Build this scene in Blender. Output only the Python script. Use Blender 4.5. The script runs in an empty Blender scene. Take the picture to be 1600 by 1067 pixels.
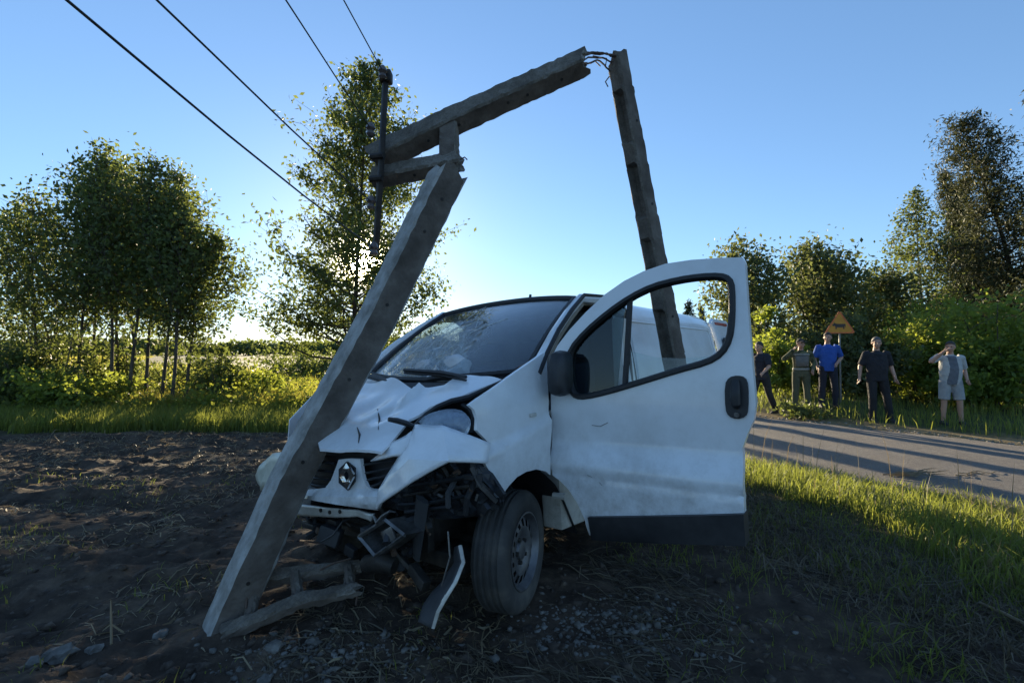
import bpy, bmesh, math, random
import numpy as np
from mathutils import Vector, Matrix, geometry
R = math.radians
S = bpy.context.scene
COL = S.collection

# ------------------------------------------------------------------ camera
CAM_H, FOC, HZ = 1.5, 764.0, 552.0          # metres, focal length and horizon in photo pixels
PITCH = math.atan((HZ - 533.5) / FOC)
cam_d = bpy.data.cameras.new('camera')
cam_d.sensor_width = 36.0
cam_d.lens = 36.0 * FOC / 1600.0
cam_d.clip_start, cam_d.clip_end = 0.05, 6000
cam = bpy.data.objects.new('camera', cam_d)
COL.objects.link(cam)
cam.location = (0, 0, CAM_H)
cam.rotation_euler = (R(90) + PITCH, 0, 0)
S.camera = cam

# ------------------------------------------------------------------ world and sun
SUN_AZ, SUN_EL = R(-17.1), R(10.4)           # azimuth from +Y towards +X
SUN_DIR = Vector((math.sin(SUN_AZ) * math.cos(SUN_EL), math.cos(SUN_AZ) * math.cos(SUN_EL), math.sin(SUN_EL)))
world = bpy.data.worlds.new('World')
S.world = world
world.use_nodes = True
wn, wl = world.node_tree.nodes, world.node_tree.links
bg = wn['Background']
sky = wn.new('ShaderNodeTexSky')
sky.sky_type = 'NISHITA'
sky.sun_disc = False
sky.sun_elevation = SUN_EL
sky.sun_rotation = SUN_AZ
sky.air_density, sky.dust_density, sky.ozone_density = 1.0, 0.1, 3.6
# the sun's own disc and the bright aureole of the air round it
geo = wn.new('ShaderNodeTexCoord')
dot = wn.new('ShaderNodeVectorMath'); dot.operation = 'DOT_PRODUCT'
dot.inputs[1].default_value = SUN_DIR
nrm = wn.new('ShaderNodeVectorMath'); nrm.operation = 'NORMALIZE'
wl.new(geo.outputs['Generated'], nrm.inputs[0]); wl.new(nrm.outputs[0], dot.inputs[0])
def glow(power, amount, colour, prev):
    p = wn.new('ShaderNodeMath'); p.operation = 'POWER'; p.use_clamp = False
    mx = wn.new('ShaderNodeMath'); mx.operation = 'MAXIMUM'; mx.inputs[1].default_value = 0
    wl.new(dot.outputs['Value'], mx.inputs[0]); wl.new(mx.outputs[0], p.inputs[0]); p.inputs[1].default_value = power
    m = wn.new('ShaderNodeVectorMath'); m.operation = 'SCALE'; m.inputs[0].default_value = [c * amount for c in colour]
    wl.new(p.outputs[0], m.inputs['Scale'])
    a = wn.new('ShaderNodeVectorMath'); a.operation = 'ADD'
    wl.new(prev, a.inputs[0]); wl.new(m.outputs[0], a.inputs[1])
    return a.outputs[0]
tint = wn.new('ShaderNodeVectorMath'); tint.operation = 'MULTIPLY'
tint.inputs[1].default_value = (0.77, .95, 1.20)
wl.new(sky.outputs[0], tint.inputs[0])
gam = wn.new('ShaderNodeGamma'); gam.inputs['Gamma'].default_value = .70      # the photograph's soft sky contrast
wl.new(tint.outputs[0], gam.inputs['Color'])
o = glow(60, .55, (1.0, .76, .42), gam.outputs[0])
o = glow(700, 4.0, (1.0, .72, .34), o)
o = glow(2600, 500.0, (1.0, .84, .5), o)
wl.new(o, bg.inputs['Color'])
bg.inputs['Strength'].default_value = 0.12

sun_d = bpy.data.lights.new('sun', 'SUN')
sun_d.energy = 5.0
sun_d.angle = R(0.5)
sun_d.color = (1.0, .82, .55)
sun = bpy.data.objects.new('sun', sun_d)
COL.objects.link(sun)
sun.rotation_euler = SUN_DIR.to_track_quat('Z', 'Y').to_euler()
sun.location = (-6, 20, 12)

S.view_settings.view_transform = 'Standard'
S.view_settings.look = 'None'
S.view_settings.gamma = 1
S.view_settings.use_curve_mapping = False
S.view_settings.exposure = 1.5
S.render.engine = 'CYCLES'
S.cycles.max_bounces = 8
S.cycles.transparent_max_bounces = 12

# ------------------------------------------------------------------ helpers
def ray(u, v):
    c, s = math.cos(PITCH), math.sin(PITCH)
    a, b = (u - 800) / FOC, (533.5 - v) / FOC
    return Vector((a, c - b * s, s + b * c))

def at(u, v, d):
    """point seen at photo pixel (u, v), d metres in front of the camera"""
    r = ray(u, v)
    return Vector((0, 0, CAM_H)) + r * (d / r.y)

def tag(o, label=None, cat=None, group=None, kind=None):
    if label: o['label'] = label
    if cat: o['category'] = cat
    if group: o['group'] = group
    if kind: o['kind'] = kind
    return o

def empty(name, loc=(0, 0, 0), rz=0.0, label=None, cat=None, group=None):
    o = bpy.data.objects.new(name, None)
    o.empty_display_size = .2
    COL.objects.link(o)
    o.location = loc
    o.rotation_euler = (0, 0, rz)
    return tag(o, label, cat, group)

def link(name, me, m=None, parent=None, smooth=False):
    o = bpy.data.objects.new(name, me)
    COL.objects.link(o)
    if m is not None and not me.materials:
        for x in (m if isinstance(m, (list, tuple)) else [m]):
            me.materials.append(x)
    if parent: o.parent = parent
    if smooth: smooth_mesh(me)
    return o

def smooth_mesh(me, ang=40):
    me.polygons.foreach_set('use_smooth', [True] * len(me.polygons))
    try: me.set_sharp_from_angle(angle=R(ang))
    except Exception: pass

def np_mesh(name, V, Fc):
    """V (n,3), Fc (m,k) -> mesh, fast"""
    V = np.ascontiguousarray(V, np.float32); Fc = np.ascontiguousarray(Fc, np.int32)
    me = bpy.data.meshes.new(name)
    me.vertices.add(len(V)); me.vertices.foreach_set('co', V.ravel())
    m, k = Fc.shape
    me.loops.add(m * k); me.loops.foreach_set('vertex_index', Fc.ravel())
    me.polygons.add(m); me.polygons.foreach_set('loop_start', np.arange(0, m * k, k, dtype=np.int32))
    me.update(calc_edges=True)
    return me

class MB:
    """collects shapes, builds ONE mesh"""
    def __init__(s): s.v, s.f = [], []
    def add(s, v, f):
        n = len(s.v); s.v += [tuple(p) for p in v]; s.f += [tuple(i + n for i in q) for q in f]; return s
    def box(s, c, size, M=None):
        x, y, z = [k / 2 for k in size]; M = M or Matrix.Identity(3)
        v = [Vector(c) + M @ Vector((a * x, b * y, d * z)) for a in (-1, 1) for b in (-1, 1) for d in (-1, 1)]
        return s.add(v, [(0, 1, 3, 2), (4, 6, 7, 5), (0, 4, 5, 1), (2, 3, 7, 6), (0, 2, 6, 4), (1, 5, 7, 3)])
    def tube(s, pts, rad, n=8, cap=True, flat=1.0, up=None):
        pts = [Vector(p) for p in pts]
        if not isinstance(rad, (list, tuple)): rad = [rad] * len(pts)
        v, f = [], []
        d0 = (pts[1] - pts[0]).normalized()
        a = Vector(up) if up is not None else (Vector((0, 0, 1)) if abs(d0.z) < .9 else Vector((1, 0, 0)))
        for i, p in enumerate(pts):
            d = (pts[min(i + 1, len(pts) - 1)] - pts[max(i - 1, 0)]).normalized()
            b = d.cross(a)
            if b.length < 1e-6: b = d.orthogonal()
            b.normalize(); c = b.cross(d).normalized(); a = c
            for k in range(n):
                t = 2 * math.pi * k / n
                v.append(p + (b * math.cos(t) + c * math.sin(t) * flat) * rad[i])
        for i in range(len(pts) - 1):
            for k in range(n):
                f.append((i * n + k, i * n + (k + 1) % n, (i + 1) * n + (k + 1) % n, (i + 1) * n + k))
        if cap:
            f.append(tuple(range(n))[::-1]); f.append(tuple((len(pts) - 1) * n + k for k in range(n)))
        return s.add(v, f)
    def loft(s, rings, closed=True, cap=False):
        n = len(rings[0]); v = [p for r in rings for p in r]; f = []
        for i in range(len(rings) - 1):
            for k in range(n if closed else n - 1):
                f.append((i * n + k, i * n + (k + 1) % n, (i + 1) * n + (k + 1) % n, (i + 1) * n + k))
        if cap:
            f.append(tuple(range(n))[::-1]); f.append(tuple((len(rings) - 1) * n + k for k in range(n)))
        return s.add(v, f)
    def lathe(s, prof, n=48, axis='y', c=(0, 0, 0), skip=None, closed=False):
        """prof: (radius, along-axis); skip(i, k) leaves a face out"""
        c = Vector(c); v, f = [], []
        for (r, h) in prof:
            for k in range(n):
                t = 2 * math.pi * k / n; a, b = r * math.cos(t), r * math.sin(t)
                v.append(c + Vector({'y': (a, h, b), 'z': (a, b, h), 'x': (h, a, b)}[axis]))
        m = len(prof)
        for i in range(m if closed else m - 1):
            j = (i + 1) % m
            for k in range(n):
                if skip and skip(i, k): continue
                f.append((i * n + k, i * n + (k + 1) % n, j * n + (k + 1) % n, j * n + k))
        return s.add(v, f)
    def mesh(s, name):
        me = bpy.data.meshes.new(name); me.from_pydata(s.v, [], s.f); me.update(); return me
    def build(s, name, m, parent=None, smooth=False, bevel=0):
        me = s.mesh(name)
        bm = bmesh.new(); bm.from_mesh(me)
        bmesh.ops.recalc_face_normals(bm, faces=bm.faces)
        if bevel:
            es = [e for e in bm.edges if len(e.link_faces) == 2 and e.calc_face_angle(0) > .5]
            bmesh.ops.bevel(bm, geom=es, offset=bevel, segments=2, affect='EDGES', profile=.5)
        bm.to_mesh(me); bm.free()
        return link(name, me, m, parent, smooth or bool(bevel))

def inside(p, poly):
    x, y = p; r = False; n = len(poly)
    for i in range(n):
        x1, y1 = poly[i]; x2, y2 = poly[(i + 1) % n]
        if (y1 > y) != (y2 > y) and x < (x2 - x1) * (y - y1) / (y2 - y1) + x1: r = not r
    return r

def densify(poly, step):
    out = []
    for i in range(len(poly)):
        a, b = Vector(poly[i]), Vector(poly[(i + 1) % len(poly)])
        n = max(1, int((b - a).length / step))
        out += [tuple(a + (b - a) * (k / n)) for k in range(n)]
    return out

def smooth_poly(poly, it=2):
    poly = [tuple(p) for p in poly]
    for _ in range(it):
        out = []
        for i in range(len(poly)):
            a, b = Vector(poly[i]), Vector(poly[(i + 1) % len(poly)])
            out += [tuple(a * .75 + b * .25), tuple(a * .25 + b * .75)]
        poly = out
    return poly

def panel(name, outline, holes, step, fn, thick, m, parent=None, smooth=True, seed=0):
    """sheet with holes in a 2D chart; fn(a, b, k) gives the 3D point on the front (k=0) or back (k=thick)"""
    loops = [densify(outline, step)] + [densify(h, step) for h in holes]
    pts, edges, loop_idx = [], [], []
    for lp in loops:
        s0 = len(pts); pts += lp; idx = list(range(s0, s0 + len(lp))); loop_idx.append(idx)
        edges += [(idx[i], idx[(i + 1) % len(idx)]) for i in range(len(idx))]
    xs = [p[0] for p in outline]; ys = [p[1] for p in outline]
    bnd = np.array(pts)
    rng = random.Random(seed)
    a = min(xs)
    while a < max(xs):
        b = min(ys)
        while b < max(ys):
            q = (a + rng.uniform(-.1, .1) * step, b + rng.uniform(-.1, .1) * step)
            if inside(q, outline) and not any(inside(q, h) for h in holes) and ((bnd - q) ** 2).sum(1).min() > (step * .5) ** 2: pts.append(q)
            b += step
        a += step
    V, E, Fc, _, _, _ = geometry.delaunay_2d_cdt([Vector(p) for p in pts], edges, [], 0, 1e-6)
    tri = []
    for f in Fc:
        c = sum((V[i] for i in f), Vector((0, 0))) / len(f)
        if inside(c, outline) and not any(inside(c, h) for h in holes): tri.append(tuple(f))
    n = len(V)
    v3 = [fn(p.x, p.y, 0) for p in V]
    faces = list(tri)
    if thick:
        v3 += [fn(p.x, p.y, thick) for p in V]
        faces += [tuple(i + n for i in f[::-1]) for f in tri]
        cnt = {}
        for f in tri:
            for i in range(3):
                e = (f[i], f[(i + 1) % 3]); cnt[e] = cnt.get(e, 0) + 1
        for (i, j) in cnt:
            if (j, i) not in cnt: faces.append((j, i, i + n, j + n))
    mb = MB(); mb.add(v3, faces)
    return mb.build(name, m, parent, smooth)

# value noise on numpy arrays
_tab = np.random.RandomState(7).rand(256, 256)
def vnoise(x, y, seed=0):
    x = np.asarray(x, float) + seed * 17.3; y = np.asarray(y, float) + seed * 9.1
    i, j = np.floor(x).astype(int), np.floor(y).astype(int)
    fx, fy = x - i, y - j
    fx = fx * fx * (3 - 2 * fx); fy = fy * fy * (3 - 2 * fy)
    g = lambda a, b: _tab[a & 255, b & 255]
    return (g(i, j) * (1 - fx) + g(i + 1, j) * fx) * (1 - fy) + (g(i, j + 1) * (1 - fx) + g(i + 1, j + 1) * fx) * fy
def sstep(a, b, x):
    t = np.clip((np.asarray(x, float) - a) / (b - a), 0, 1); return t * t * (3 - 2 * t)

# ------------------------------------------------------------------ materials
def nt(name):
    m = bpy.data.materials.new(name); m.use_nodes = True
    return m, m.node_tree.nodes, m.node_tree.links, m.node_tree.nodes['Principled BSDF']

def noise(n, l, scale, detail=5, rough=.6, coord='Object', stretch=None, dist=0):
    tc = n.new('ShaderNodeTexCoord'); t = n.new('ShaderNodeTexNoise')
    t.inputs['Scale'].default_value = scale; t.inputs['Detail'].default_value = detail
    t.inputs['Roughness'].default_value = rough; t.inputs['Distortion'].default_value = dist
    src = tc.outputs[coord]
    if stretch:
        mp = n.new('ShaderNodeMapping'); mp.inputs['Scale'].default_value = stretch
        l.new(src, mp.inputs[0]); src = mp.outputs[0]
    l.new(src, t.inputs['Vector'])
    return t.outputs['Fac']

def ramp(n, l, fac, stops):
    r = n.new('ShaderNodeValToRGB'); e = r.color_ramp.elements
    while len(e) < len(stops): e.new(.5)
    for k, (p, c) in enumerate(stops):
        e[k].position = p; e[k].color = (*c, 1) if len(c) == 3 else c
    l.new(fac, r.inputs[0]); return r.outputs[0]

def mixc(n, l, fac, a, b, mode='MIX'):
    x = n.new('ShaderNodeMix'); x.data_type = 'RGBA'; x.blend_type = mode
    for v, i in ((fac, 0), (a, 6), (b, 7)):
        if hasattr(v, 'is_linked') or hasattr(v, 'links'): l.new(v, x.inputs[i])
        else: x.inputs[i].default_value = v if i == 0 else (*v, 1)
    return x.outputs[2]

def bump(n, l, b, h, strength=.3, dist=.01):
    k = n.new('ShaderNodeBump'); k.inputs['Strength'].default_value = strength; k.inputs['Distance'].default_value = dist
    l.new(h, k.inputs['Height']); l.new(k.outputs[0], b.inputs['Normal'])

def simple(name, stops, scale=8, rough=.6, metal=0, bstr=.2, bdist=.004, bscale=None, coat=0, stretch=None, detail=6):
    m, n, l, b = nt(name)
    f = noise(n, l, scale, detail, .62, stretch=stretch)
    if len(stops) == 1: stops = [stops[0], tuple(c * 1.35 for c in stops[0])]
    k = len(stops)
    l.new(ramp(n, l, f, [(.3 + .4 * i / (k - 1), c) for i, c in enumerate(stops)]), b.inputs['Base Color'])
    b.inputs['Roughness'].default_value = rough; b.inputs['Metallic'].default_value = metal
    b.inputs['Coat Weight'].default_value = coat
    if bstr: bump(n, l, b, noise(n, l, bscale or scale * 6, 4, .6, stretch=stretch), bstr, bdist)
    return m

def leafmat(name, c1, c2, trans, tw=.45, rough=.55, spec=.3):
    m, n, l, b = nt(name)
    g = n.new('ShaderNodeNewGeometry')
    f = noise(n, l, .9, 3, .5)
    a = n.new('ShaderNodeMath'); a.operation = 'MULTIPLY_ADD'; a.inputs[1].default_value = .5
    l.new(g.outputs['Random Per Island'], a.inputs[0])
    h = n.new('ShaderNodeMath'); h.operation = 'MULTIPLY'; h.inputs[1].default_value = .6; l.new(f, h.inputs[0]); l.new(h.outputs[0], a.inputs[2])
    c = ramp(n, l, a.outputs[0], [(.25, c1), (.85, c2)])
    l.new(c, b.inputs['Base Color']); b.inputs['Roughness'].default_value = rough
    b.inputs['Specular IOR Level'].default_value = spec
    t = n.new('ShaderNodeBsdfTranslucent'); l.new(mixc(n, l, .65, c, trans), t.inputs[0])
    x = n.new('ShaderNodeMixShader'); x.inputs[0].default_value = tw
    l.new(b.outputs[0], x.inputs[1]); l.new(t.outputs[0], x.inputs[2])
    l.new(x.outputs[0], n['Material Output'].inputs[0])
    return m
# ================================================================== GROUND, FIELD, ROAD
RA, RU, RN = np.array([8.4, 8.0]), np.array([-.575, .818]), np.array([.818, .575])   # far kerb point, direction, outward normal
def beyond(x, y): return (x - RA[0]) * RN[0] + (y - RA[1]) * RN[1]      # metres past the far road edge (road: -5..0)
def along(x, y): return (x - RA[0]) * RU[0] + (y - RA[1]) * RU[1]

def soil_mask(x, y):
    n = vnoise(x * 1.3, y * 1.3, 3) + .5 * vnoise(x * 4, y * 4, 4) - .75
    far = 1 - sstep(9.0, 9.5, y + .5 * n)
    right = 1 - sstep(-.35, .45, x - (2.0 + (5.6 - y) * .47) + 1.1 * n)
    return far * right

def height(x, y):
    x, y = np.asarray(x, float), np.asarray(y, float)
    s = soil_mask(x, y)
    near = np.exp(-((x) ** 2 + (y - 4) ** 2) / 900)
    z = .03 * (vnoise(x * .5, y * .5, 1) - .5) * (.3 + near)
    # ploughed furrows running across the picture, clods on top
    w = x * .22 + y + .25 * vnoise(x * .8, y * .8, 5)
    lf = sstep(.8, -1.2, x)
    fur = (vnoise(x * .55 + 3, w * 2.6, 6) - .5) * .11 + (vnoise(x * 1.6, w * 5.5, 8) - .5) * .085
    rid = 1 - np.abs(vnoise(x * 5, y * 7.5, 9) * 2 - 1)
    clod = (rid - .5) * .05 + (vnoise(x * 14, y * 18, 10) - .5) * .028
    z = z + s * ((.3 + .7 * lf) * fur + (.5 + .5 * lf) * clod)
    b = beyond(x, y); a = along(x, y)
    rd = sstep(-5.35, -4.95, b) * (1 - sstep(-.05, .35, b))
    z = z * (1 - rd) - .05 * rd
    z = z + .22 * sstep(.6, 2.0, b) * sstep(2.7, 3.7, a) * (1 - sstep(30, 60, a))
    z = z + .05 * sstep(-5.2, -6.2, b) * sstep(-9, -6, b) * (1 - s)
    # the far land stays level
    return z

def axis(parts):
    out = []
    for a, b, st in parts: out += list(np.arange(a, b, st))
    return out
def geo_out(a, far, st, g=1.22):
    out = []; d = st; x = a
    while abs(x) < far: out.append(x); x += d; d *= g
    return out
gx = sorted([-v for v in geo_out(9, 3000, .1)] + axis([(-8.96, 4, .04), (4, 12, .14)]) + geo_out(12, 3000, .2))
gy = sorted([-v for v in geo_out(0, 3000, .4)] + axis([(.1, .8, .1), (.8, 5.5, .032), (5.5, 10.2, .045), (10.2, 20, .16)]) + geo_out(20, 4000, .2))
gx, gy = np.array(gx), np.array(gy)
X, Y = np.meshgrid(gx, gy)
Z = height(X, Y)
nx, ny = len(gx), len(gy)
idx = np.arange(nx * ny).reshape(ny, nx)
Fq = np.stack([idx[:-1, :-1], idx[:-1, 1:], idx[1:, 1:], idx[1:, :-1]], -1).reshape(-1, 4)
me = np_mesh('ground', np.stack([X, Y, Z], -1).reshape(-1, 3), Fq)
att = me.attributes.new('soil', 'FLOAT', 'POINT'); att.data.foreach_set('value', soil_mask(X, Y).ravel().astype(np.float32))
bb = beyond(X, Y)
dry = sstep(-.4, .1, bb) * (1 - sstep(.5, 1.5, bb + .8 * (vnoise(X * 2, Y * 2, 12) - .5))) + sstep(-5.9, -5.2, bb) * (1 - sstep(-5.2, -4.8, bb)) * .7
att = me.attributes.new('dry', 'FLOAT', 'POINT'); att.data.foreach_set('value', dry.ravel().astype(np.float32))
m, n, l, b = nt('ground')
soil = ramp(n, l, noise(n, l, 3.5, 8, .7), [(.3, (.026, .0195, .0150)), (.5, (.064, .047, .035)), (.70, (.14, .104, .073))])
straw = ramp(n, l, noise(n, l, 26, 6, .75, stretch=(.35, 1, 1), dist=.6), [(.6, (0, 0, 0)), (.70, (1, 1, 1))])
soil = mixc(n, l, straw, soil, (.17, .13, .085))
turf = ramp(n, l, noise(n, l, 1.1, 8, .7), [(.3, (.028, .036, .012)), (.5, (.055, .065, .02)), (.7, (.10, .095, .035))])
dryc = ramp(n, l, noise(n, l, 12, 8, .75), [(.3, (.09, .07, .035)), (.55, (.22, .17, .09)), (.75, (.34, .28, .17))])
a1 = n.new('ShaderNodeAttribute'); a1.attribute_name = 'soil'
a2 = n.new('ShaderNodeAttribute'); a2.attribute_name = 'dry'
c = mixc(n, l, a2.outputs['Fac'], turf, dryc)
c = mixc(n, l, a1.outputs['Fac'], c, soil)
l.new(c, b.inputs['Base Color']); b.inputs['Roughness'].default_value = .95; b.inputs['Specular IOR Level'].default_value = .15
bump(n, l, b, noise(n, l, 30, 6, .75), .7, .02)
M_ground = m
tag(link('ground', me, m, smooth=False), kind='structure')
me.polygons.foreach_set('use_smooth', [True] * len(me.polygons))

# road sheet: bitumen with pale worn stone
M_road, n, l, b = nt('asphalt')
base = ramp(n, l, noise(n, l, 1.3, 6, .6), [(.3, (.095, .085, .074)), (.7, (.155, .138, .118))])
chip = ramp(n, l, noise(n, l, 90, 3, .8), [(.52, (0, 0, 0)), (.66, (1, 1, 1))])
c = mixc(n, l, chip, base, (.27, .25, .22))
mot = ramp(n, l, noise(n, l, 22, 6, .8), [(.35, (.62, .60, .58)), (.65, (1.25, 1.25, 1.25))])
c = mixc(n, l, .8, c, mot, 'MULTIPLY')
dirt = ramp(n, l, noise(n, l, .7, 6, .7, stretch=(1, 1, 1)), [(.55, (0, 0, 0)), (.75, (.6, .6, .6))])
c = mixc(n, l, dirt, c, (.16, .13, .10))
l.new(c, b.inputs['Base Color']); b.inputs['Roughness'].default_value = .9
bump(n, l, b, noise(n, l, 120, 4, .7), .8, .012)
sv = np.concatenate([np.arange(-14, 16, .16), 16 * 1.12 ** np.arange(0, 38)])
tv = np.linspace(0, 1, 26)
Sg, Tg = np.meshgrid(sv, tv)
e0 = -4.95 + .22 * (vnoise(Sg * 1.1, Sg * 0, 21) - .5) + .10 * (vnoise(Sg * 5, Sg * 0, 22) - .5)
e1 = .0 + .24 * (vnoise(Sg * 1.3, Sg * 0, 23) - .5) + .10 * (vnoise(Sg * 6, Sg * 0, 24) - .5)
Bg = e0 + (e1 - e0) * Tg
Px = RA[0] + RU[0] * Sg + RN[0] * Bg; Py = RA[1] + RU[1] * Sg + RN[1] * Bg
Pz = .012 + .05 * np.sin(np.pi * Tg) + .006 * (vnoise(Px * 2, Py * 2, 25) - .5) - .055 * (np.abs(Tg - .5) > .495)
idx = np.arange(Sg.size).reshape(Sg.shape)
Fq = np.stack([idx[:-1, :-1], idx[1:, :-1], idx[1:, 1:], idx[:-1, 1:]], -1).reshape(-1, 4)
me = np_mesh('road', np.stack([Px, Py, Pz], -1).reshape(-1, 3), Fq[:, ::-1])
tag(link('road', me, M_road, smooth=True), kind='structure')

# ================================================================== VEGETATION BUILDERS
def leaves(name, C, size, m, parent=None, aspect=.55, seed=0, flat=0.0, droop=None):
    """one diamond leaf per centre"""
    r = np.random.RandomState(seed); N = len(C)
    u = r.randn(N, 3); u[:, 2] *= (1 - flat)
    if droop is not None: u = u * .6 + np.asarray(droop)
    u /= np.linalg.norm(u, axis=1)[:, None]
    w = r.randn(N, 3); v = np.cross(u, w); v /= np.linalg.norm(v, axis=1)[:, None]
    s = (size * (.6 + .8 * r.rand(N)))[:, None]
    nrm_ = np.cross(u, v)
    V = np.stack([C - u * s, C + v * s * aspect + nrm_ * s * .12, C + u * s, C - v * s * aspect + nrm_ * s * .12], 1).reshape(-1, 3)
    return link(name, np_mesh(name, V, np.arange(4 * N).reshape(N, 4)), m, parent)

def blades(name, P, h, w, m, seed=0, lean=.35, wind=(0, 0), parent=None):
    """grass blades: three triangles each"""
    r = np.random.RandomState(seed); N = len(P)
    az = r.rand(N) * 2 * np.pi; hh = h * (.5 + .9 * r.rand(N)); ww = w * (.6 + .8 * r.rand(N))
    sx = np.stack([np.cos(az), np.sin(az), np.zeros(N)], 1) * (ww / 2)[:, None]
    la = r.rand(N) * 2 * np.pi; ln = lean * r.rand(N) * hh
    d = np.stack([np.cos(la) * ln + wind[0] * hh, np.sin(la) * ln + wind[1] * hh, np.zeros(N)], 1)
    up = np.zeros((N, 3)); up[:, 2] = hh
    mid = P + d * .35 + up * .55; tip = P + d + up * np.clip(1 - .5 * lean * r.rand(N), .2, 1)[:, None]
    V = np.stack([P - sx, P + sx, mid + sx * .8, mid - sx * .8, tip], 1).reshape(-1, 3)
    k = (np.arange(N) * 5)[:, None]
    Fc = np.concatenate([k + [0, 1, 2], k + [0, 2, 3], k + [3, 2, 4]], 1).reshape(-1, 3)
    return link(name, np_mesh(name, V, Fc), m, parent)

def vec(a): return np.array(a, float)
def branch_pts(p, d, L, n, curve, r, wob):
    pts = [p]; d = d / np.linalg.norm(d)
    for i in range(n):
        d = d + curve / n + r.randn(3) * wob; d = d / np.linalg.norm(d)
        pts.append(pts[-1] + d * (L / n))
    return np.array(pts)

def tree(name, label, base, H, m_leaf, m_bark, prof, start=.3, nb=34, up=.45, curve=(0, 0, .5), r0=.09, leaf=.07, per=26,
         spread=.16, seed=0, lean=(0, 0), wob=.06, group=None, cat='tree', twigs=5, aspect=.55, n_lim=99999, droop=None, twl=.34, flat=0, kind_crown='crown'):
    r = np.random.RandomState(seed)
    root = empty(name, (base[0], base[1], base[2] if len(base) > 2 else float(height(base[0], base[1]))), 0, label, cat, group)
    wood = MB()
    T = branch_pts(vec((0, 0, -.1)), vec((lean[0] * .5, lean[1] * .5, 1)), H * .97, 12, vec((lean[0] * .8, lean[1] * .8, 0)), r, wob)
    rad = [r0 * (1 - .93 * (i / 12) ** .8) for i in range(13)]
    wood.tube(T, rad, 8)
    C = []; Lmax = max(prof(q / 20) for q in range(21))
    def trunk_at(t):
        f = t * 12; i = min(int(f), 11); return T[i] + (T[i + 1] - T[i]) * (f - i), r0 * (1 - .93 * t ** .8)
    for i in range(nb):
        t = start + (1 - start) * ((i + r.rand()) / nb) ** .95
        t = min(t, .985)
        p, tr = trunk_at(t)
        az = i * 2.399 + r.rand() * .9
        L = prof((t - start) / (1 - start)) * (.45 + .62 * r.rand())
        if L < .08: L = .08
        d = vec((math.cos(az), math.sin(az), up + .25 * r.randn()))
        B = branch_pts(p, d, L, 5, vec(curve), r, .10)
        wood.tube(B, [max(.004, min(tr * .5, .02 + .012 * L) * (1 - .85 * k / 5)) for k in range(6)], 5, cap=False)
        tips = [(B, .35)]
        for k in range(twigs):
            q = r.uniform(.25, 1.0) * 5; j = min(int(q), 4); pp = B[j] + (B[j + 1] - B[j]) * (q - j)
            dd = (B[j + 1] - B[j]); dd = dd / np.linalg.norm(dd) + r.randn(3) * .75
            W = branch_pts(pp, dd, twl * L * (.5 + .7 * r.rand()) + .05, 3, vec(curve) * .6, r, .12)
            wood.tube(W, [.007, .005, .004, .002], 4, cap=False)
            tips.append((W, 0))
        for W, lo in tips:
            n_ = max(2, int(per * (.4 + .6 * r.rand()) * (.12 + 1.45 * L / Lmax)))
            q = (lo + (1 - lo) * r.rand(n_) ** .8) * (len(W) - 1); j = np.minimum(q.astype(int), len(W) - 2)
            pts = W[j] + (W[j + 1] - W[j]) * (q - j)[:, None]
            C.append(pts + r.randn(n_, 3) * spread * (.5 + .5 * min(L, 1.2)))
    wood.build('trunk', m_bark, root, smooth=True)
    C = np.concatenate(C)
    C = C[C[:, 2] > .05]
    if len(C) > n_lim: C = C[r.permutation(len(C))[:n_lim]]
    leaves(kind_crown, C, leaf, m_leaf, root, aspect, seed + 1, flat, droop)
    return root

def bush(name, label, base, w, H, m_leaf, m_bark, n=5000, leaf=.07, seed=0, group=None, cat='bush', stems=9, depth=None, top=None):
    """several stems from one foot, leaf clumps round them"""
    r = np.random.RandomState(seed); depth = depth or w
    root = empty(name, (base[0], base[1], float(height(base[0], base[1]))), 0, label, cat, group)
    wood = MB(); C = []
    per = int(n / stems)
    for i in range(stems):
        az = r.rand() * 6.28; rr = math.sqrt(r.rand())
        ex, ey = math.cos(az) * rr * w * .5, math.sin(az) * rr * depth * .5
        hz_ = H * (1.0 - .5 * rr ** 2) * (.72 + .35 * r.rand())
        B = branch_pts(vec((ex * .25, ey * .25, -.05)), vec((ex * .9, ey * .9, hz_)), math.sqrt(ex * ex + ey * ey + hz_ * hz_) * .95, 6, vec((0, 0, .25)), r, .07)
        wood.tube(B, [.008 + .012 * H * .3 * (1 - k / 6.5) for k in range(7)], 5, cap=False)
        # clumps
        nc = 11
        for k in range(nc):
            q = r.uniform(1.2, 6); j = min(int(q), 5); pp = B[j] + (B[j + 1] - B[j]) * (q - j)
            cc = pp + r.randn(3) * vec((w * .12, depth * .12, H * .07))
            m_ = per // nc
            d = r.randn(m_, 3) * (.09 + .10 * r.rand()) * min(2.0, max(.7, w * .45))
            C.append(cc + d * vec((1, 1, .8)))
            if k % 3 == 0: wood.tube([pp, (pp + cc) / 2 + r.randn(3) * .02, cc], [.008, .006, .003], 4, cap=False)
    wood.build('stem', m_bark, root, smooth=True)
    C = np.concatenate(C); C = C[C[:, 2] > .03]
    leaves('foliage', C, leaf, m_leaf, root, .55, seed + 1)
    return root

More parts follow.
